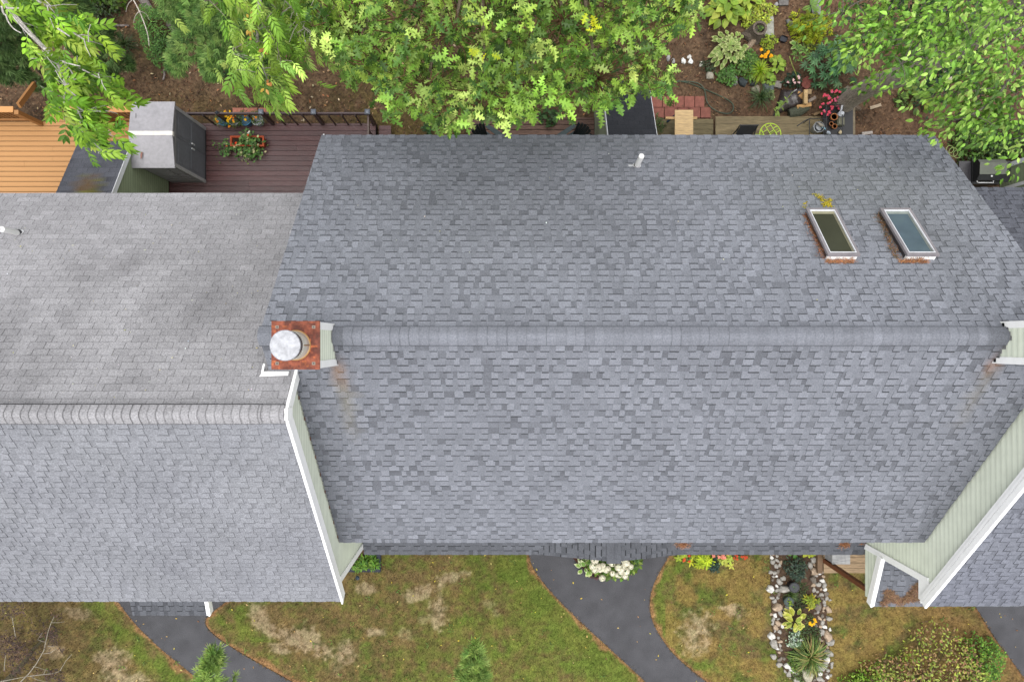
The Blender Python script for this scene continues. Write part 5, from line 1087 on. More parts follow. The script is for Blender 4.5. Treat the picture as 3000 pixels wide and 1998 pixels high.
for k, (a, b, r) in enumerate(((1936,148,.12),(1958,171,.07),(1972,180,.065),(902,110,.06),(893,121,.05),(880,124,.06))):
    m = MB(); stone(m, P(a,b,r*.3), r, S(176,174,172,.66)*(.8 if k == 0 else 1), .6, 400+k); tag(m.build('garden_stone','rock'), ['large grey stone at the right edge of the oak crown','small grey stone just below the large one by the oak','smallest blue grey stone below the large one by the oak','pale round stone at the top of three left of the oak','middle pale stone of three left of the oak','lowest pale stone of three left of the oak'][k], 'stone')
# --- garden plants
LIME = [S(176,202,62,.66),S(192,212,80,.68),S(150,186,56,.62)]
rosette('hosta', 'big lime green hosta at the top of the garden', 'hosta', Z1(470,120), 60, OVW, .27, LIME, .42, .45, .3)
rosette('hosta', 'lime hosta at the top edge right of the biggest one', 'hosta', Z1(700,40), 34, OVW, .24, LIME, .3, .38, .3)
mound('ground_cover', 'lime yellow creeping plant around the slate blue stone', 'ground cover', Z1(830,190), .55, .42, .22, 760, OVW, .065, [S(190,206,64,.68),S(170,190,56,.64),S(204,214,96,.7)])
mound('ground_cover', 'lime yellow creeping plant right of the hollow stump', 'ground cover', Z1(965,490), .24, .26, .16, 240, OVW, .06, [S(180,202,60,.66),S(160,186,52,.62)])
rosette('hosta', 'large variegated hosta with cream edged leaves', 'hosta', Z1(510,600), 74, VARI, .2, [S(140,170,78,.6),S(156,182,90,.62)], .44, .34, .35, col2=S(206,218,140,.72))
mound('shrub', 'yellow green bleeding heart with divided leaves', 'shrub', Z1(1430,350), .50, .42, .5, 170, PIN, .2, [S(176,190,34,.66),S(196,204,50,.7),S(150,172,34,.6)], zl=-.5, zh=.1)
rosette('fern', 'bright green fern beside the grey slab', 'fern', Z1(1425,120), 7, FERN, .30, [S(130,172,76,.6),S(148,186,84,.62)], .05, .25, .4)
mound('rhododendron', 'dark green rhododendron with whorled leaves', 'shrub', Z1(1690,790), .72, .74, .8, 64, OVN, .17, [S(88,136,84,.66),S(72,116,70,.58),S(112,158,104,.7)], whorl=9, zl=-.25, zh=.12, shell=.72, ns=30)
mound('perennial', 'round leaved green plant left of the lime grass', 'perennial', Z1(720,760), .36, .40, .26, 420, OVW, .08, [S(110,156,66,.58),S(92,138,58,.54),S(130,172,76,.6)], zl=-.2, zh=.2)
mound('perennial', 'lower left round leaved green plant touching the big grey stone', 'perennial', Z1(505,880), .25, .26, .22, 260, OVW, .08, [S(110,160,70,.58),S(96,142,60,.55)], zl=-.2, zh=.2)
rosette('ornamental_grass', 'vivid lime grass arching below the marigolds', 'ornamental grass', Z1(860,840), 170, STRAP, .36, [S(168,204,30,.66),S(150,190,30,.62),S(186,214,60,.68)], .1, .12, .7)
rosette('hosta', 'small lime hosta right of the marigolds', 'hosta', Z1(1055,770), 34, OVW, .15, [S(176,204,72,.66),S(158,190,66,.62)], .2, .22, .35)
rosette('hosta', 'lime leaved hosta in front of the vivid grass', 'hosta', Z1(975,930), 20, OVW, .14, [S(150,186,64,.62)], .15, .14, .3)
t = mound('marigold', 'marigold clump with bright orange yellow flowers', 'flower', Z1(950,640), .19, .13, .26, 90, OVN, .08, [S(70,104,50,.5)])
for a, b in ((905,573),(905,650),(948,632),(952,660),(985,598),(1022,640),(968,625),(940,650),(1010,650)): one_flower(t, Z1(a,b,.3), .05, S(250,180,16,.86), 12)
rosette('hosta', 'tiny variegated hosta below the black tray', 'hosta', Z1(1288,545), 10, VARI, .16, [S(126,176,66,.6)], .05, .16, .35, col2=S(200,220,140,.72))
mound('geranium', 'dark leaved geranium with a few pale pink blossoms', 'flower', Z1(1245,940), .24, .2, .3, 120, OVW, .085, [S(60,96,60,.5),S(46,78,52,.46)], flowers=[(S(240,200,196,.85),6,.04,.04)])
t = thing('tall_plant', 'tall leaning stalk with narrow leaves over the plastic bag', 'plant', Z1(1260,1060)); m = MB(); st_ = [Z1(1262,1060,.5),Z1(1190,1150,.62),Z1(1120,1240,.6),Z1(1060,1305,.5)]; m.tube([Z1(1300,1030,0)]+st_,.009,S(150,170,70,.6),6); m.build('stem','leaf',t); m = MB()
pos = np.array([st_[1]*(1-k)+st_[3]*k for k in np.linspace(0,1,30)]); m.scatter(OVN[0],OVN[1],pos,rdir(30,-.2,.3)+np.array([-.4,-.4,0]),np.tile([0,0,1.],(30,1)),R.uniform(.1,.17,30),mixc([S(150,180,84,.6)],30)); m.build('foliage','leaf',t)
t = thing('tall_plant', 'yellow green budding stalk above the geranium', 'plant', Z1(1250,640)); m = MB(); m.tube([Z1(1340,1000,.0),Z1(1300,850,.5),Z1(1255,740,.6),Z1(1225,650,.6)],.012,S(160,176,80,.6),6); m.build('stem','leaf',t); potfill(t, Z1(1255,700,0), .5, 60, .2, .16, OV, .1, [S(130,172,76,.6),S(106,150,64,.56)])
rosette('daylily', 'dark green grassy daylily tuft on the mulch', 'daylily', Z1(880,1140), 80, STRAP, .42, [S(74,104,54,.5),S(98,126,70,.55)], .1, .06, .8)
mound('perennial', 'small pale sprig plant beside the dark daylily', 'perennial', Z1(985,1110), .13, .12, .24, 90, OV, .06, [S(140,166,100,.6)])
mound('perennial', 'dull green low plant left of the round leaved plant', 'perennial', Z1(300,770), .2, .2, .14, 120, OV, .07, [S(74,98,58,.46)])
mound('perennial', 'yellow tinged sprig plant left of the rhododendron', 'perennial', Z1(1440,560), .2, .14, .18, 60, OV, .09, [S(150,166,50,.6),S(110,140,50,.55)])
t = mound('impatiens', 'bushy plant covered with coral pink flowers above the rack', 'flower', Z1(1715,1180), .30, .36, .36, 420, OV, .06, [S(88,112,60,.5),S(150,140,70,.55),S(70,92,50,.46)], zl=-.2)
for a, b in ((1715,1045),(1715,1060),(1755,1055),(1770,1040),(1805,1058),(1632,1085),(1620,1105),(1640,1098),(1665,1100),(1685,1115),(1690,1130),(1675,1135),(1780,1120),(1762,1162),(1715,1158),(1615,1195),(1605,1203),(1668,1190),(1690,1182),(1705,1228),(1725,1226),(1715,1255),(1785,1218),(1790,1250),(1848,1225),(1582,1232),(1625,1272),(1635,1285),(1597,1305),(1685,1280),(1690,1300),(1665,1318),(1680,1290),(1748,1140)): one_flower(t,Z1(a,b,.40),.042,S(242,92,116,.85) if rnd.random() < .75 else S(240,120,150,.85),7)
rosette('hosta', 'hosta with yellowish green leaves in the mulch below the leaning trunk', 'hosta', P(2682,288), 46, OVW, .2, [S(140,166,44,.56),S(112,142,40,.5),S(90,122,40,.46)], .34, .3, .3)
mound('perennial', 'small light green plant left of the hosta under the trunk', 'perennial', P(2637,300), .2, .2, .18, 110, OV, .08, [S(100,136,52,.52)])
mound('shrub', 'leafy green shrub between the roof corner and the grill', 'shrub', P(2870,440), .85, .5, .7, 1500, OV, .10, [S(84,124,46,.5),S(64,100,40,.46),S(110,150,56,.55)], ns=24)
t = thing('wooden_planter', 'dark timber planter box among the leaves right of the roof', 'planter', P(2836,366)); m = MB(); p, q = P(2825,400,.35), P(2850,330,.35); wd = S(84,74,66,.6)
for (a,b,c_,d_) in ((p[0],q[0],p[1],p[1]+.05),(p[0],q[0],q[1]-.05,q[1]),(p[0],p[0]+.04,p[1]+.05,q[1]-.05),(q[0]-.04,q[0],p[1]+.05,q[1]-.05)): m.box(a,b,c_,d_,0,.35,wd)
m.build('box','wood',t); m = MB(); m.box(p[0]+.04,q[0]-.04,p[1]+.05,q[1]-.05,0,.29,S(46,40,36,.6)); m.build('soil','soil',t)
t = thing('plant_support', 'pale green wire hoop plant support by the roof corner', 'plant support', P(2795,445)); 
for a, b, r in ((2783,438,.10),(2793,446,.12),(2805,452,.11)): m = MB(); c = P(a,b,.6); m.tube([c+r*np.array([math.cos(k),math.sin(k),0]) for k in np.linspace(0,6.2832,21)],.009,S(150,170,96,.65),5,False); m.build('hoop','plastic',t)
for k in range(3): m = MB(); c = P(2793,446,0); m.tube([c+np.array([.1*math.cos(2.1*k),.1*math.sin(2.1*k),0]), c+np.array([.12*math.cos(2.1*k),.12*math.sin(2.1*k),.7])],.008,S(120,140,80,.6),5); m.build('stake','plastic',t)
# --- grill
t = thing('gas_grill', 'black gas grill with greenish grey lid and chrome handle', 'grill', (12.9,4.5,0)); gx0, gx1, gy0, gy1 = 12.58, 13.30, 4.24, 4.80; gb = S(34,34,36,.6); gg = S(112,116,104,.55)
m = MB(); prof = [(gy0,.92),(gy0+.01,1.04),(gy0+.14,1.16),(gy1-.12,1.18),(gy1-.02,1.10),(gy1,.92)]
m.add([(x,y,z) for x in (gx0,gx1) for y,z in prof], [tuple(range(6)),tuple(range(6,12))[::-1]]+[(i,i+1,i+7,i+6) for i in range(5)], np.array([gb,gb,gb,gb*1.3,gg,gg,gb])); o = m.build('lid','plastic',t)
m = MB(); m.tube([(gx0+.04,gy0+.0,1.0),(gx0+.06,gy0-.05,1.02),(gx1-.26,gy0-.05,1.02),(gx1-.24,gy0+.0,1.0)],.013,S(214,214,216,.85),8); m.build('handle','metal',o); m = MB(); m.lathe(((gx0+gx1)/2-.02,gy0+.10,1.128),[(.028,.0),(.028,.012),(.01,.014)],S(205,205,205,.8),14); m.build('thermometer','metal',o)
m = MB(); m.box(gx0-.02,gx1+.02,gy0-.06,gy1+.02,.74,.915,gb); m.build('firebox','dark',t); m = MB(); m.box(gx1+.022,gx1+.30,gy0+.0,gy1,.86,.89,gb*1.2); m.build('side_shelf','dark',t); m = MB(); m.box(gx0-.34,gx0-.022,gy0,gy1,.84,.87,S(48,46,52,.6)); m.build('side_shelf','dark',t)
m = MB(); m.box(gx0+.02,gx1-.02,gy0,gy1-.04,.12,.739,gb*.9); m.build('cabinet','dark',t)
for x in (gx0+.05,gx1-.05):
    m = MB(); m.tube([(x-.02,gy0+.05,.06),(x+.02,gy0+.05,.06)],.058,gb,14); m.build('wheel','plastic',t)
# --- debris on the roof
def onroof(px, py, h, ry=RY, rz=RZ):
    d0 = 10.0
    for _ in range(20): y = (CY-py)*d0/F; d0 = H - zr(y,ry,rz) - h
    return np.array([(px-CX)*d0/F, y, H-d0])
m = MB(); nn = 700; NB = (np.array([(0,.05,0),(0,-.05,0),(1,0,.1)]), [[0,1,2]])
def needles(pts, n, col, spread, L=.07):
    pts = np.array(pts); k = R.integers(0,len(pts),n); pos = pts[k] + np.column_stack([R.normal(0,spread,n),R.normal(0,spread,n),R.uniform(.0,.025,n)]); m.scatter(NB[0],NB[1],pos,rdir(n,-.5,.3),np.tile([0,0,1.],(n,1)),R.uniform(.5,1.3,n)*L,mixc(col,n,.25))
ORN = [S(196,130,80,.62),S(176,108,64,.6),S(150,96,60,.58),S(214,156,104,.65)]
for x0 in (2362, 2575):
    needles([onroof(x0+k*.42, 634+k, .02) for k in range(0,125,4)], 520, ORN if x0 < 2500 else [S(170,130,84,.6),S(120,104,66,.55),S(160,108,66,.6)], .035)
    needles([onroof(x0+62+k, 767, .02) for k in range(0,80,4)], 360, ORN, .022)
tag(m.build('pine_needles','leaf'), kind='stuff')
m = MB(); pts = [onroof(2390+k*3.2+rnd.gauss(0,3), 570+k*3, .02) for k in range(14)]+[onroof(2425+rnd.gauss(0,6),602+rnd.gauss(0,4),.02) for _ in range(12)]+[onroof(2432,588,.02)]*3+[onroof(2360+rnd.gauss(0,4),605+rnd.gauss(0,5),.02) for _ in range(2)]
n = 420; pp_ = np.array(pts)[R.integers(0,len(pts),n)]+np.column_stack([R.normal(0,.022,n),R.normal(0,.022,n),R.uniform(0,.012,n)]); m.scatter(OVW[0],OVW[1],pp_,rdir(n,-.3,.2),np.tile([0,.6,.7],(n,1)),R.uniform(.015,.04,n),mixc([S(222,206,60,.75),S(200,180,50,.7)],n)); tag(m.build('lichen','leaf'), kind='stuff')
m = MB()
for pts, nn in (([(2620+a, 1735-abs(a-0)*.25+b) for a in range(-50,60,8) for b in (-12,-2,6)],0),):
    pass
def onshed(px, py, h=.03):
    d0 = 15.6
    for _ in range(20): y = (CY-py)*d0/F; d0 = H - (3.43 - .3608*(-4.955-y)) - h
    return np.array([(px-CX)*d0/F, y, H-d0])
pl = [onshed(a, b) for a, b in ((2590,1765),(2600,1755),(2610,1748),(2620,1752),(2630,1760),(2598,1735),(2612,1738),(2650,1758),(2660,1752),(2668,1742),(2676,1732),(2684,1722),(2692,1712),(2690,1730),(2700,1722),(2705,1735),(2712,1730),(2715,1745),(2700,1748),(2688,1750),(2722,1752),(2675,1752),(2720,1738))]
BRNN = [S(150,112,80,.6),S(170,128,90,.62),S(128,94,70,.58),S(186,148,110,.65)]
needles(pl, 3600, BRNN, .035, .11); 
def onporch(px, py): 
    z = PZ+.12; return P(px, py, z+.02)
needles([onporch(2475+rnd.gauss(0,6), 1593+rnd.gauss(0,4)) for _ in range(20)], 300, ORN, .03, .08); needles([onporch(1998+rnd.gauss(0,10), 1594+rnd.gauss(0,3)) for _ in range(20)], 300, ORN, .035, .08); needles([onporch(2526,1590)]*3, 60, ORN, .03)
tag(m.build('needle_drift','leaf'), kind='stuff')
m = MB(); nn = 130; ps_ = []
for _ in range(95): ps_.append(onroof(rnd.uniform(20,760), rnd.uniform(620,1180), .02, LY, LZ))
for _ in range(60): a, b = rnd.uniform(1000,2700), rnd.uniform(440,940); ps_.append(onroof(a, b, .02))
ps_ = np.array(ps_); nn = len(ps_); m.scatter(OVW[0],OVW[1],ps_,rdir(nn,-.6,-.2),np.tile([0,.65,.75],(nn,1)),R.uniform(.012,.04,nn),mixc([S(226,222,196,.85),S(210,204,150,.8),S(220,220,222,.85)],nn)); tag(m.build('fallen_petals','petal'), kind='stuff')
# ================================================================== trees
BK = S(150,140,126,.66)
def branch(mb, pts, r0, r1, col=BK, n=6):
    pts = smooth3(pts); mb.tube(pts, np.linspace(r0, r1, len(pts)), col, n)
def smooth3(pl, k=2):
    pl = [np.array(q, float) for q in pl]
    for _ in range(k):
        o = [pl[0]]
        for a, b in zip(pl[:-1], pl[1:]): o += [a*.75+b*.25, a*.25+b*.75]
        pl = o + [pl[-1]]
    return pl
# --- oak over the middle of the roof edge
outline = [(880,-700),(880,20),(905,110),(990,170),(1005,245),(1075,225),(1118,335),(1160,345),(1210,300),(1245,345),(1300,385),(1410,370),(1430,325),(1480,385),(1530,335),(1565,350),(1600,285),(1640,330),(1700,325),(1722,285),(1750,325),(1812,338),(1828,265),(1870,285),(1900,245),(1978,312),(1970,215),(1925,190),(1945,120),(2040,60),(2080,-20),(2060,-700)]
t = thing('oak_tree', 'large oak with lobed leaves overhanging the rear edge of the middle roof', 'tree', (0,11.2,0))
tb = MB(); trunk = [np.array([0,11.2,-.05]), np.array([.1,11.1,3]), np.array([0,10.9,6]), np.array([.1,10.6,8.2])]; branch(tb, trunk, .34, .17, S(120,112,100,.6), 10); tb.build('trunk', 'bark', t)
OC = [S(158,194,76,.76), S(134,174,64,.70), S(110,152,56,.62), S(180,206,102,.78), S(90,130,52,.55)]
pos = []; 
while len(pos) < 2050:
    a, b = rnd.uniform(870, 2090), rnd.uniform(-680, 395)
    if b < -40 and rnd.random() < .55: continue
    if inpoly(np.array([a]), np.array([b]), outline)[0]:
        lo = 6.4 if b < 250 else 7.2; z = rnd.uniform(lo, 10.3)
        if rnd.random() < .12 and b < 260: z = rnd.uniform(4.5, 6.5)
        pos.append((a, b, z))
pos = np.array([P(*q) for q in pos]); W7 = 7; k = len(pos)*W7
ang = np.tile(np.arange(W7)*2*np.pi/W7, len(pos)) + np.repeat(R.uniform(0,6.28,len(pos)), W7) + R.normal(0,.25,k)
d = np.column_stack([np.cos(ang), np.sin(ang)-.12, R.uniform(-1.3,.4,k)]); keep = R.random(k) < .86
cc = np.repeat(mixc(OC, len(pos), .14, .04), W7, axis=0)*np.exp(R.normal(0,.2,(k,1)))
m = MB(); b0 = np.repeat(pos, W7, axis=0) + R.normal(0,.03,(k,3)); up = np.tile([0,0,1.],(k,1)) + R.normal(0,.6,(k,3))
m.scatter(OAK[0], OAK[1], b0[keep], d[keep], up[keep], R.uniform(.105,.205,k)[keep], cc[keep])
for a, b, n_ in ((1420,152,3),(1755,85,5),(1718,57,2),(1432,150,2)):
    p = P(a,b,10.4); aa = R.uniform(0,6.28,n_); m.scatter(OAK[0],OAK[1],np.tile(p,(n_,1))+R.normal(0,.04,(n_,3)),np.column_stack([np.cos(aa),np.sin(aa),R.uniform(-.5,.1,n_)]),np.tile([0,0,1.],(n_,1))+R.normal(0,.3,(n_,3)),R.uniform(.09,.15,n_),mixc([S(214,222,30,.74),S(196,214,40,.7)],n_))
m.build('crown', 'leaf', t)
tb = MB(); limbs = []
for a, b, z in ((1050,150,8.6),(1250,250,8.8),(1420,270,9),(1560,250,8.7),(1750,230,9),(1900,180,8.5),(1000,20,8.2),(1330,90,9.4),(1650,60,9.2),(1980,40,8.4),(1500,-100,9),(1150,-120,8.8),(1850,-150,8.8)):
    e = P(a,b,z); s = trunk[2] if z < 8.7 else trunk[3]; mid = (s+e)/2 + np.array([rnd.uniform(-.3,.3),.2,.35]); branch(tb, [s, mid, e], .07, .018, S(132,118,98,.6)); limbs += [mid*(1-q)+e*q for q in (.0,.3,.6,1.)]
limbs = np.array(limbs)
for p in pos:
    j = np.argmin(np.sum((limbs-p)**2, axis=1)); q = limbs[j]
    if np.linalg.norm(q-p) > .9: q = p + (q-p)*.25
    tb.tube([q, (q+p)/2+np.array([rnd.uniform(-.1,.1),rnd.uniform(-.1,.1),-.06]), p], [.010,.007,.004], S(118,92,62,.55), 4, False)
tb.build('branch', 'bark', t)

# --- generic broadleaf branchwork: sprays of leaves along twigs
def leafy(mb, tb, line, n, leaf, L, cols, spread, flow, r0=.03, bark=BK, twig=.35, zj=.25):
    """leaves on side twigs along a branch; flow = prevailing lean of the leaves"""
    line = smooth3(line); line = np.array(line); branch(tb, line[::4] if len(line) > 8 else line, r0, r0*.3, bark)
    idx = np.sort(R.uniform(0, len(line)-1.001, n)); i = idx.astype(int); f = (idx-i)[:,None]; base = line[i]*(1-f) + line[i+1]*f
    off = np.column_stack([R.normal(0,spread,n), R.normal(0,spread,n), R.normal(0,zj,n)]); pos = base + off
    for q in range(0, n, 3): tb.tube([base[q], base[q]*.5+pos[q]*.5+np.array([0,0,.03]), pos[q]], [.008,.006,.004], bark, 4, False)
    d = np.asarray(flow)[None] + R.normal(0,.62,(n,3)); d[:,2] = -np.abs(d[:,2])*.8
    mb.scatter(leaf[0], leaf[1], pos, d, np.tile([0,0,1.],(n,1)) + R.normal(0,.42,(n,3)), L*R.uniform(.7,1.15,n), mixc(cols, n, .25, .05))
HC = [S(158,204,62,.72), S(136,186,52,.68), S(184,216,84,.76), S(108,158,46,.58)]
t = thing('ash_tree', 'pale barked tree whose leafy limb hangs over the tan deck at the left', 'tree', (-15.2,12.2,0)); m = MB(); tb = MB(); wb = S(206,200,194,.72)
def PL(pts, z0, z1): return [P(a, b, z0+(z1-z0)*i/(len(pts)-1)) for i, (a, b) in enumerate(pts)]
trk = [np.array([-15.2,12.2,-.05]), np.array([-14.2,10.2,5]), P(-60,-120,9.6)]
q = MB(); branch(q, trk, .22, .09, wb, 9); q.build('trunk', 'bark', t)
AL = .27
leafy(m, tb, PL([(-60,-120),(10,10),(70,85),(135,145),(180,195),(188,235),(200,262)],9.6,10.2), 74, PIN, AL, HC, .13, (.7,-.6,0), .045, wb)
leafy(m, tb, PL([(90,-20),(150,40),(190,80),(225,105),(262,125)],9.6,10.1), 50, PIN, AL, HC, .13, (.8,-.5,0), .022, wb)
leafy(m, tb, PL([(40,-40),(110,10),(150,20)],9.6,10.1), 40, PIN, AL, HC, .14, (.8,-.5,0), .022, wb)
leafy(m, tb, PL([(135,145),(190,180),(240,205),(275,220),(300,235)],9.8,10.0), 36, PIN, AL, HC, .09, (.5,-.7,0), .018, wb)
leafy(m, tb, PL([(190,200),(205,262),(212,300),(225,320),(262,330),(315,325)],10.0,10.0), 40, PIN, AL*.95, HC, .09, (.3,-.7,0), .022, wb)
leafy(m, tb, PL([(205,262),(180,315),(165,325)],10.0,10.0), 14, PIN, AL*.9, HC, .07, (-.1,-.9,0), .012, wb)
leafy(m, tb, PL([(180,330),(190,350),(215,350)],10.0,9.9), 12, PIN, AL*.9, HC, .06, (.2,-.9,0), .012, wb)
leafy(m, tb, PL([(212,300),(240,340),(252,385),(262,405),(285,430),(320,462)],10.0,9.9), 26, PIN, AL*.9, HC, .06, (.4,-.7,0), .013, wb)
leafy(m, tb, PL([(245,360),(290,385),(325,392)],10.0,9.9), 11, PIN, AL*.9, HC, .06, (.3,-.9,0), .010, wb)
leafy(m, tb, PL([(240,352),(220,372)],10.0,9.9), 5, PIN, AL*.85, HC, .05, (-.3,-.7,0), .008, wb)
for pl in ([(5,20),(10,42),(18,45),(22,62),(38,85),(62,98)],[(20,25),(60,25)],[(185,182),(205,188),(235,195)],[(188,205),(205,230),(215,228)],[(190,190),(212,212),(215,232)],[(200,262),(245,303)],[(170,85),(205,108)]): branch(tb, PL(pl,10.1,10.2), .013, .006, wb)
m.build('crown', 'leaf', t); tb.build('branch', 'bark', t)
# --- second ash like limb in front of the pine
t = thing('ash_tree', 'yellow green tree with feather shaped leaves left of the oak', 'tree', (-7.2,12.6,0)); m = MB(); tb = MB()
q = MB(); branch(q, [np.array([-7.2,12.6,-.05]), np.array([-6.2,10.2,5]), P(770,-140,9.4)], .2, .08, wb, 9); q.build('trunk', 'bark', t)
HD = [S(164,202,78,.70), S(146,190,66,.66), S(186,216,104,.73), S(122,168,60,.58)]
leafy(m, tb, PL([(770,-140),(762,-20),(758,60),(752,130),(754,190),(758,215)],9.4,9.8), 100, PIN5, .30, HD, .17, (.15,-.9,0), .035, S(180,176,160,.66))
leafy(m, tb, PL([(758,60),(800,90),(815,150),(825,185)],9.6,9.6), 30, PIN5, .29, HD, .09, (.4,-.8,0), .014)
leafy(m, tb, PL([(752,120),(700,130),(680,150)],9.6,9.6), 24, PIN5, .28, HD, .09, (-.2,-.9,0), .012)
leafy(m, tb, PL([(757,212),(742,232),(722,240),(724,248)],9.7,9.7), 13, PIN5, .26, HD, .05, (.1,-.9,0), .012, S(170,166,154,.66))
leafy(m, tb, PL([(758,212),(772,235),(786,246),(798,252)],9.7,9.7), 11, PIN5, .26, HD, .05, (.2,-.8,0), .012, S(170,166,154,.66))
leafy(m, tb, PL([(820,-80),(855,-10),(868,50),(890,90),(930,110)],9.2,9.3), 66, PIN5, .30, HD, .18, (.2,-.9,0), .018, S(180,176,160,.66))
leafy(m, tb, PL([(700,-80),(640,-20),(600,5)],9.2,9.2), 40, PIN5, .3, HD, .2, (.0,-.9,0), .018)
leafy(m, tb, PL([(900,-80),(940,20),(965,80),(975,130)],8.8,8.9), 46, PIN5, .3, HD, .16, (.2,-.9,0), .016)
for p in ((728,52),(738,98),(760,148),(785,250)):
    c = P(*p,9.9); aa = R.uniform(0,6.28,5); m.scatter(OV[0],OV[1],np.tile(c,(5,1))+R.normal(0,.03,(5,3)),np.column_stack([np.cos(aa),np.sin(aa),-.2+0*aa]),np.tile([0,0,1.],(5,1)),R.uniform(.05,.09,5),mixc([S(214,180,70,.66),S(206,150,76,.6)],5))
m.build('crown', 'leaf', t); tb.build('branch', 'bark', t)
# --- white pines: branches clothed in needle tufts
PC = [S(140,178,96,.70), S(120,160,82,.66), S(160,194,108,.74), S(98,138,70,.58)]
def pinebough(m, tb, a, b, wid, n, L, cols, droop=.3, bark=S(110,96,78,.55)):
    a = np.array(a); b = np.array(b); d = b-a; ln = np.linalg.norm(d); d /= ln; s = np.cross(d, [0,0,1.]); s /= np.linalg.norm(s); tb.tube([a,(a+b)/2+np.array([0,0,.15]),b],[.03,.02,.007],bark,5)
    u = R.random(n)**.8; v = R.uniform(-1,1,n); w = wid*(1-u*.85)*(.35+.65*np.minimum(1,u*4)); pos = a + d*(u*ln)[:,None] + s*(v*w)[:,None] + np.column_stack([R.normal(0,.03,n),R.normal(0,.03,n),-droop*np.abs(v)*w+.15*np.sin(np.pi*u)+R.normal(0,.06,n)])
    dd = d[None]*R.uniform(.5,1,(n,1)) + s[None]*(v*1.1)[:,None] + np.column_stack([R.normal(0,.2,n),R.normal(0,.2,n),R.uniform(.0,.6,n)])
    m.scatter(TUFT[0],TUFT[1],pos,dd,np.tile([0,0,1.],(n,1))+R.normal(0,.3,(n,3)),L*R.uniform(.8,1.2,n),mixc(cols,n,.15,.04))
    for k in range(0,n,4): tb.tube([a+d*(max(0,u[k]-.08)*ln), pos[k]],[.006,.003],bark,4,False)
def pine(label, base, h, boughs, cols=PC):
    t = thing('pine_tree', label, 'tree', base); q = MB(); top = np.array(base)+np.array([.0,.1,h]); branch(q,[np.array(base)-np.array([0,0,.05]),np.array(base)+np.array([0,0,h*.5]),top],.13,.03,S(104,92,80,.55),8); q.build('trunk','bark',t); m = MB(); tb = MB()
    for (pa, pb, z0, z1, w, n, L) in boughs: pinebough(m, tb, P(*pa,z0), P(*pb,z1), w, n, L, cols)
    m.build('crown','needle',t); tb.build('branch','bark',t)
pine('soft green pine with drooping boughs right behind the grey locker', (-6.9,10.4,0), 6.5, [((650,-40),(505,205),4.6,3.6,.85,420,.17),((690,-20),(610,225),4.8,3.9,.75,380,.17),((720,0),(690,205),4.8,4.0,.6,260,.17),((740,-20),(560,60),5.2,4.6,.7,260,.17),((640,-60),(480,30),5.0,4.4,.6,200,.17),((780,-20),(870,110),4.6,3.6,.6,170,.17),((760,0),(800,190),4.2,3.3,.5,120,.17),((600,-60),(470,-10),5,4.6,.5,120,.17)])
PD = [S(112,146,80,.6), S(94,128,70,.55), S(132,164,96,.64), S(80,110,58,.5)]
pine('dim green pine at the far left edge behind the leafy limb', (-14.4,9.9,0), 6, [((-60,60),(95,170),4.2,3.4,.7,260,.18),((-80,120),(70,225),4.0,3.2,.6,220,.18),((-60,0),(160,90),4.6,3.8,.7,240,.18),((60,-60),(190,60),4.8,4.2,.7,240,.18),((120,-60),(250,40),4.6,4.0,.6,190,.18),((-60,160),(30,230),3.6,3.0,.5,120,.18)], PD)
pine('small drooping pine sapling between the leaf litter and the locker', (-10.9,8.4,0), 2.4, [((290,150),(385,195),1.6,1.2,.42,120,.17),((270,120),(330,95),1.7,1.3,.36,80,.17),((280,150),(340,235),1.5,1.1,.36,90,.17),((280,140),(235,200),1.4,1.0,.3,60,.17)], PD)
pine('tiny pine seedling on the brown litter at the left', (-12.6,7.4,0), .7, [((112,245),(100,230),.6,.5,.2,30,.14),((112,245),(125,250),.6,.45,.2,30,.14),((112,245),(105,258),.55,.4,.2,26,.14)], PD)
# --- understorey greens at the left
for lab, c, rx, ry, h, n, L, cols in (('broad leaved sapling with maple like leaves at the top behind the litter', P(318,8), .5, .38, .9, 300, .15, [S(110,150,40,.5),S(84,122,36,.46)]),
    ('small leaved bright understorey bush left of the soft green pine', P(480,110), .55, .8, 1.0, 1500, .065, [S(112,164,70,.55),S(90,140,56,.5),S(130,182,80,.57)]),
    ('fresh green low bush at the lower left of the soft green pine', P(500,160), .45, .38, .7, 560, .07, [S(118,168,84,.55),S(100,150,70,.52)]),
    ('dark green low bush under the tip of the feather leaved tree', P(690,218), .62, .26, .6, 620, .075, [S(74,126,52,.48),S(58,104,44,.45)]),
    ('yellowish low weed bush beside the grey fallen trunk', P(455,75), .35, .4, .5, 300, .06, [S(150,164,56,.52),S(120,140,48,.48)]),
    ('shady fern like bush under the white dead twigs', P(300,50), .55, .35, .6, 420, .09, [S(64,88,44,.42),S(84,108,52,.45)]),
    ('dark green sapling leaves under the oak near the low deck', P(1605,352), .26, .28, .35, 60, .15, [S(82,126,60,.48),S(70,110,54,.46)]),
    ('low green weed by the end of the brown deck under the oak', P(1255,385), .16, .2, .25, 60, .10, [S(80,130,66,.5),S(66,112,56,.47)]),
    ('white flowered low plant between the lean-to and the plywood board', P(1930,372), .16, .3, .22, 130, .06, [S(90,120,60,.5),S(120,146,80,.52)])):
    mound('shrub', lab, 'shrub', c, rx, ry, h, n, OVW if L > .1 else OV, L, cols)
rosette('grass_clump', 'dark tufted sedge on the litter above the locker', 'grass', P(372,138), 110, STRAP, .45, [S(86,112,52,.48),S(66,92,44,.45)], .12, .06, .8)
t = thing('dead_branch', 'forked white dead twig over the leaf litter at the top', 'branch', P(392,0)); m = MB(); wb2 = S(222,212,200,.74)
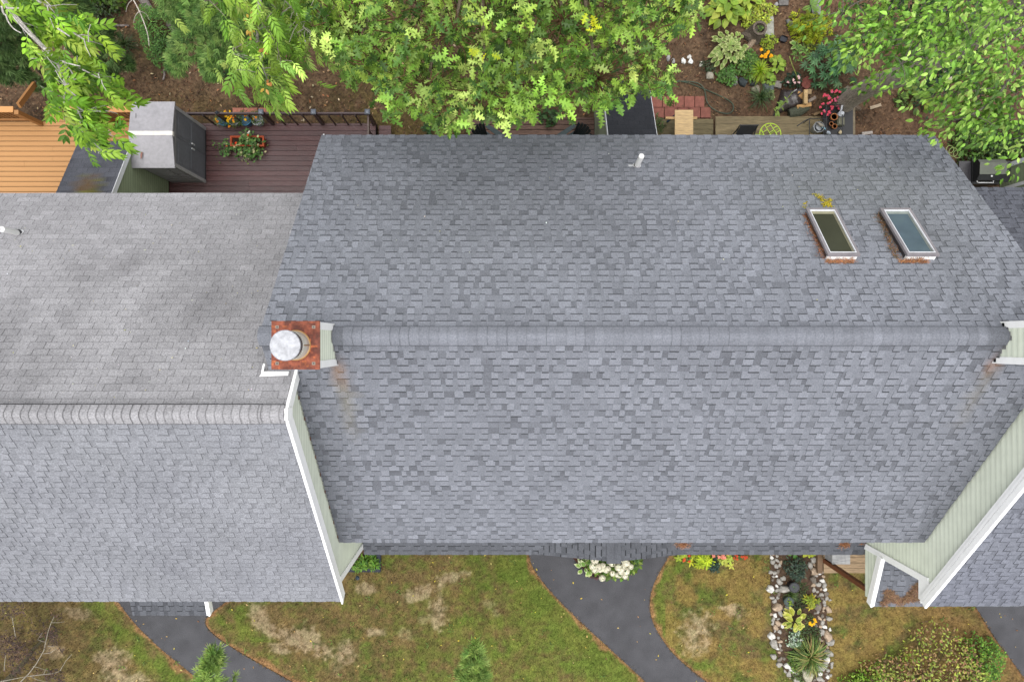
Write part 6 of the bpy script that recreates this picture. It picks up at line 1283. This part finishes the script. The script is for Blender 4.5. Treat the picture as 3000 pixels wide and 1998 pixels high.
for pl, r in (([(380,-20),(408,32),(425,75),(434,105),(437,135)],.016),([(408,34),(395,48),(392,68)],.01),([(410,34),(428,40),(438,60)],.01),([(386,2),(374,14),(369,36)],.01),([(405,0),(420,22)],.009)): branch(m, PL(pl,2.6,2.2), r, r*.5, wb2)
m.build('twigs','bark',t); m = MB(); m.tube([P(380,-20,2.6), P(380,-40,0)],[.02,.03],wb2,6); m.build('stem','bark',t)
for lab, a, b, r, z in (('grey fallen trunk piece among the greens left of the pine', (402,-20),(445,38),.11,.12),('short grey log showing between bush and pine', (495,70),(512,98),.10,.12),('pale stick lying on the litter at the top left', (330,76),(378,76),.03,.04),('thin pale stick on the mossy litter above the locker', (480,205),(478,235),.03,.04)):
    m = MB(); m.tube([P(*a,z),(P(*a,z)+P(*b,z))/2+np.array([.03,0,0]),P(*b,z)],[r,r*.95,r*.85],S(150,140,134,.6),9); tag(m.build('fallen_log','bark'), lab, 'log')
# --- right hand tree with the big leaning trunk and high leaf sprays
t = thing('maple_tree', 'big rough barked tree leaning from the mulch at the right, leaves over the corner', 'tree', P(2475,300)); q = MB()
tr_ = [P(2455,325,-.05), P(2490,290,.5), P(2560,248,1.9), P(2680,212,3.6), P(2800,140,5.0), P(2920,70,6.1), P(3060,-20,7.2)]
branch(q, tr_, .27, .20, S(172,162,150,.72), 14); 
for a, b in (((2475,300),(2420,330)),((2478,300),(2520,322)),((2470,300),(2440,285))): q.tube([P(*a,.12),P(*b,.0)],[.14,.05],S(130,114,98,.55),7)
q.build('trunk','bark',t)
MC = [S(150,196,74,.76), S(130,178,62,.70), S(176,212,102,.80), S(100,146,50,.56)]; m = MB(); tb = MB(); gb_ = S(126,122,110,.58)
OVM = ovate(.27, .3, .3)
def clumps(mb, tb, line, n, per, L, cols, spread, r0, bark, cs=.11):
    line = np.array(smooth3(line)); branch(tb, line[::4] if len(line) > 8 else line, r0, r0*.3, bark)
    idx = R.uniform(0, len(line)-1.001, n); i = idx.astype(int); f = (idx-i)[:,None]; base = line[i]*(1-f) + line[i+1]*f
    cen = base + np.column_stack([R.normal(0,spread,n), R.normal(0,spread,n), R.normal(0,.22,n)])
    for q in range(0, n, 2): tb.tube([base[q], base[q]*.5+cen[q]*.5+np.array([0,0,.03]), cen[q]], [.008,.006,.004], bark, 4, False)
    k = n*per; b = np.repeat(cen, per, axis=0); o = R.normal(0, cs, (k,3))*np.array([1,1,.7]); pos = b + o
    lean = np.repeat(np.column_stack([R.normal(-.25,.3,n), R.normal(-.3,.3,n)]), per, axis=0)
    d = np.column_stack([o[:,0]*7+lean[:,0], o[:,1]*7+lean[:,1], R.uniform(-.9,.1,k)]); tone = np.repeat(mixc(cols, n, .10, .03), per, axis=0)*np.exp(R.normal(0,.24,(k,1)))
    mb.scatter(OVM[0], OVM[1], pos, d, np.tile([0,0,1.],(k,1)) + R.normal(0,.45,(k,3)), L*R.uniform(.65,1.15,k), np.clip(tone,0,.95))
def spray(pl, z0, z1, n, sp, L=.10, cols=MC, fl=None, r=.016): clumps(m, tb, PL(pl,z0,z1), max(4,int(n*.112)), 13, L*.95, cols, sp*.95, r, gb_)
spray([(2960,-80),(2800,20),(2720,110),(2650,165),(2640,190)],8.6,9.0,420,.22,r=.035)
spray([(2800,20),(2700,40),(2640,80),(2650,130)],8.8,9.0,230,.2)
spray([(2780,40),(2770,110),(2740,170),(2700,200)],8.6,8.6,230,.2)
spray([(2680,-60),(2610,20),(2575,60),(2545,95),(2510,130)],8.4,8.8,300,.16,r=.025)
spray([(2620,-40),(2545,0),(2480,15),(2465,50)],8.4,8.6,190,.2)
spray([(2560,40),(2600,70),(2610,100)],8.4,8.4,100,.15)
spray([(2535,100),(2505,125),(2485,150)],8.7,8.8,60,.10,.12)
spray([(3100,40),(2960,90),(2900,130),(2860,160)],8.0,8.0,260,.25,r=.025)
spray([(2990,90),(2920,180),(2890,205)],7.6,7.6,130,.2)
spray([(2960,40),(2870,90),(2800,120),(2780,170)],8.6,8.6,260,.25)
spray([(3080,110),(2990,180),(2950,250),(2890,320),(2825,348),(2775,358)],7.6,7.2,170,.16,.12,r=.03)
spray([(2950,250),(2850,270),(2780,270),(2735,285)],7.4,7.2,220,.16,.12)
spray([(2880,265),(2860,310),(2800,340),(2775,350)],7.2,7.0,160,.14,.12)
spray([(2900,330),(2880,390),(2850,400)],7.2,7.0,140,.15,.12)
spray([(3060,190),(3000,250),(2950,300),(2960,360)],7.4,7.2,230,.22,.12)
spray([(3080,330),(3010,380),(2990,420),(2950,450)],7.0,7.0,170,.16,.12)
spray([(2568,238),(2585,225),(2570,210)],5.0,5.0,34,.08,.13)
spray([(2880,-60),(2850,60),(2840,140)],9.0,9.0,200,.3)
spray([(3000,-40),(2980,60),(2960,140)],7.0,7.0,200,.3)
MD = [S(76,118,66,.46), S(62,100,58,.43), S(92,136,76,.48)]
for c_, n, sp in (((2720,40),210,.45),((2780,190),150,.38),((2620,30),150,.4),((2760,240),80,.24),((2850,60),150,.4)): spray([(c_[0]+40,c_[1]-40),c_,(c_[0]-20,c_[1]+30)],3.6,3.2,n,sp,.15,MD)
m.build('crown','leaf',t); tb.build('branch','bark',t)
mound('shrub', 'yellow green weeds around the fallen leaves at the upper right', 'shrub', P(2860,215), .7, .4, .35, 420, OV, .06, [S(140,150,50,.48),S(104,128,44,.45)])
mound('shrub', 'dark leafy thicket under the right tree beyond the grill', 'shrub', P(2975,430), .7, .6, .9, 900, OV, .10, [S(62,92,40,.42),S(84,120,50,.46)])
m = MB(); stone(m, P(2775,228,.05), .16, S(190,178,162,.66), .4, 77); tag(m.build('garden_stone','rock'), 'pale flat stone beneath the right tree leaves', 'stone')
m = MB(); m.beam(P(2548,318,.03),P(2580,308,.03),.08,.05,S(196,176,150,.64)); tag(m.build('bark_chunk','wood'), 'pale chunk of bark on the mulch below the leaning trunk', 'bark')
m = MB(); m.beam(P(2524,393,.03),P(2555,389,.03),.08,.06,S(190,180,172,.66)); tag(m.build('bark_chunk','wood'), 'pale wood piece on the mulch at the roof edge', 'bark')
# --- pines reaching in from the front
PG = [S(160,190,98,.88), S(140,172,88,.82), S(182,206,116,.9), S(118,150,76,.72)]
pine('bright green pine bough rising over the left path at the bottom', (-5.3,-12.6,0), 7, [((600,2120),(630,1902),4.4,5.2,.42,210,.19),((585,2090),(600,1985),4.6,4.8,.36,90,.15),((640,2100),(690,1978),4.5,4.8,.22,46,.15),((560,2100),(590,1960),4.4,4.6,.2,36,.15),((620,2100),(560,2010),4.2,4.2,.4,80,.15)], PG)
pine('bright green pine bough over the lawn at the bottom middle', (-.6,-12.6,0), 7, [((1390,2120),(1391,1888),4.2,5.0,.46,260,.19),((1400,2100),(1425,1960),4.4,4.6,.34,90,.15),((1380,2100),(1352,1965),4.4,4.6,.3,80,.15)], PG)
# ================================================================== camera, light
for o in list(COL.objects):
    if '_o' in o: del o['_o']
cam = bpy.data.cameras.new('camera'); co = bpy.data.objects.new('camera', cam); COL.objects.link(co); SC.camera = co
co.location = (0, 0, H); co.rotation_euler = (0, 0, 0); cam.sensor_width = 36; cam.lens = 36*F/3000
cam.shift_x = (1500-CX)/3000; cam.shift_y = (CY-999)/3000; cam.clip_start = .5; cam.clip_end = 600
W = bpy.data.worlds.new('World'); SC.world = W; W.use_nodes = True
nt = W.node_tree; nt.nodes.clear(); N = nt.nodes.new; L = nt.links.new
sky = N('ShaderNodeTexSky'); sky.sky_type = 'NISHITA'; sky.sun_disc = False
EL, AZ = math.radians(82), math.radians(200)
sky.sun_elevation = EL; sky.sun_rotation = AZ; sky.air_density = 1.0; sky.dust_density = 3.0; sky.ozone_density = 1.0
hs = N('ShaderNodeHueSaturation'); hs.inputs['Saturation'].default_value = .22; L(sky.outputs[0], hs.inputs['Color'])
bg = N('ShaderNodeBackground'); bg.inputs['Strength'].default_value = .13; L(hs.outputs[0], bg.inputs['Color'])
wo = N('ShaderNodeOutputWorld'); L(bg.outputs[0], wo.inputs['Surface'])
sl = bpy.data.lights.new('sun', 'SUN'); sl.energy = 1.5; sl.angle = math.radians(100); sl.color = (1, .97, .93)
so = bpy.data.objects.new('sun', sl); COL.objects.link(so)
d = Vector((math.sin(AZ)*math.cos(EL), math.cos(AZ)*math.cos(EL), math.sin(EL)))
so.rotation_euler = (-d).to_track_quat('-Z', 'Y').to_euler(); so.location = (0, -10, 30)
SC.view_settings.view_transform = 'Standard'; SC.view_settings.look = 'None'; SC.view_settings.exposure = 1.15; SC.view_settings.gamma = 1
SC.cycles.max_bounces = 6; SC.cycles.diffuse_bounces = 3
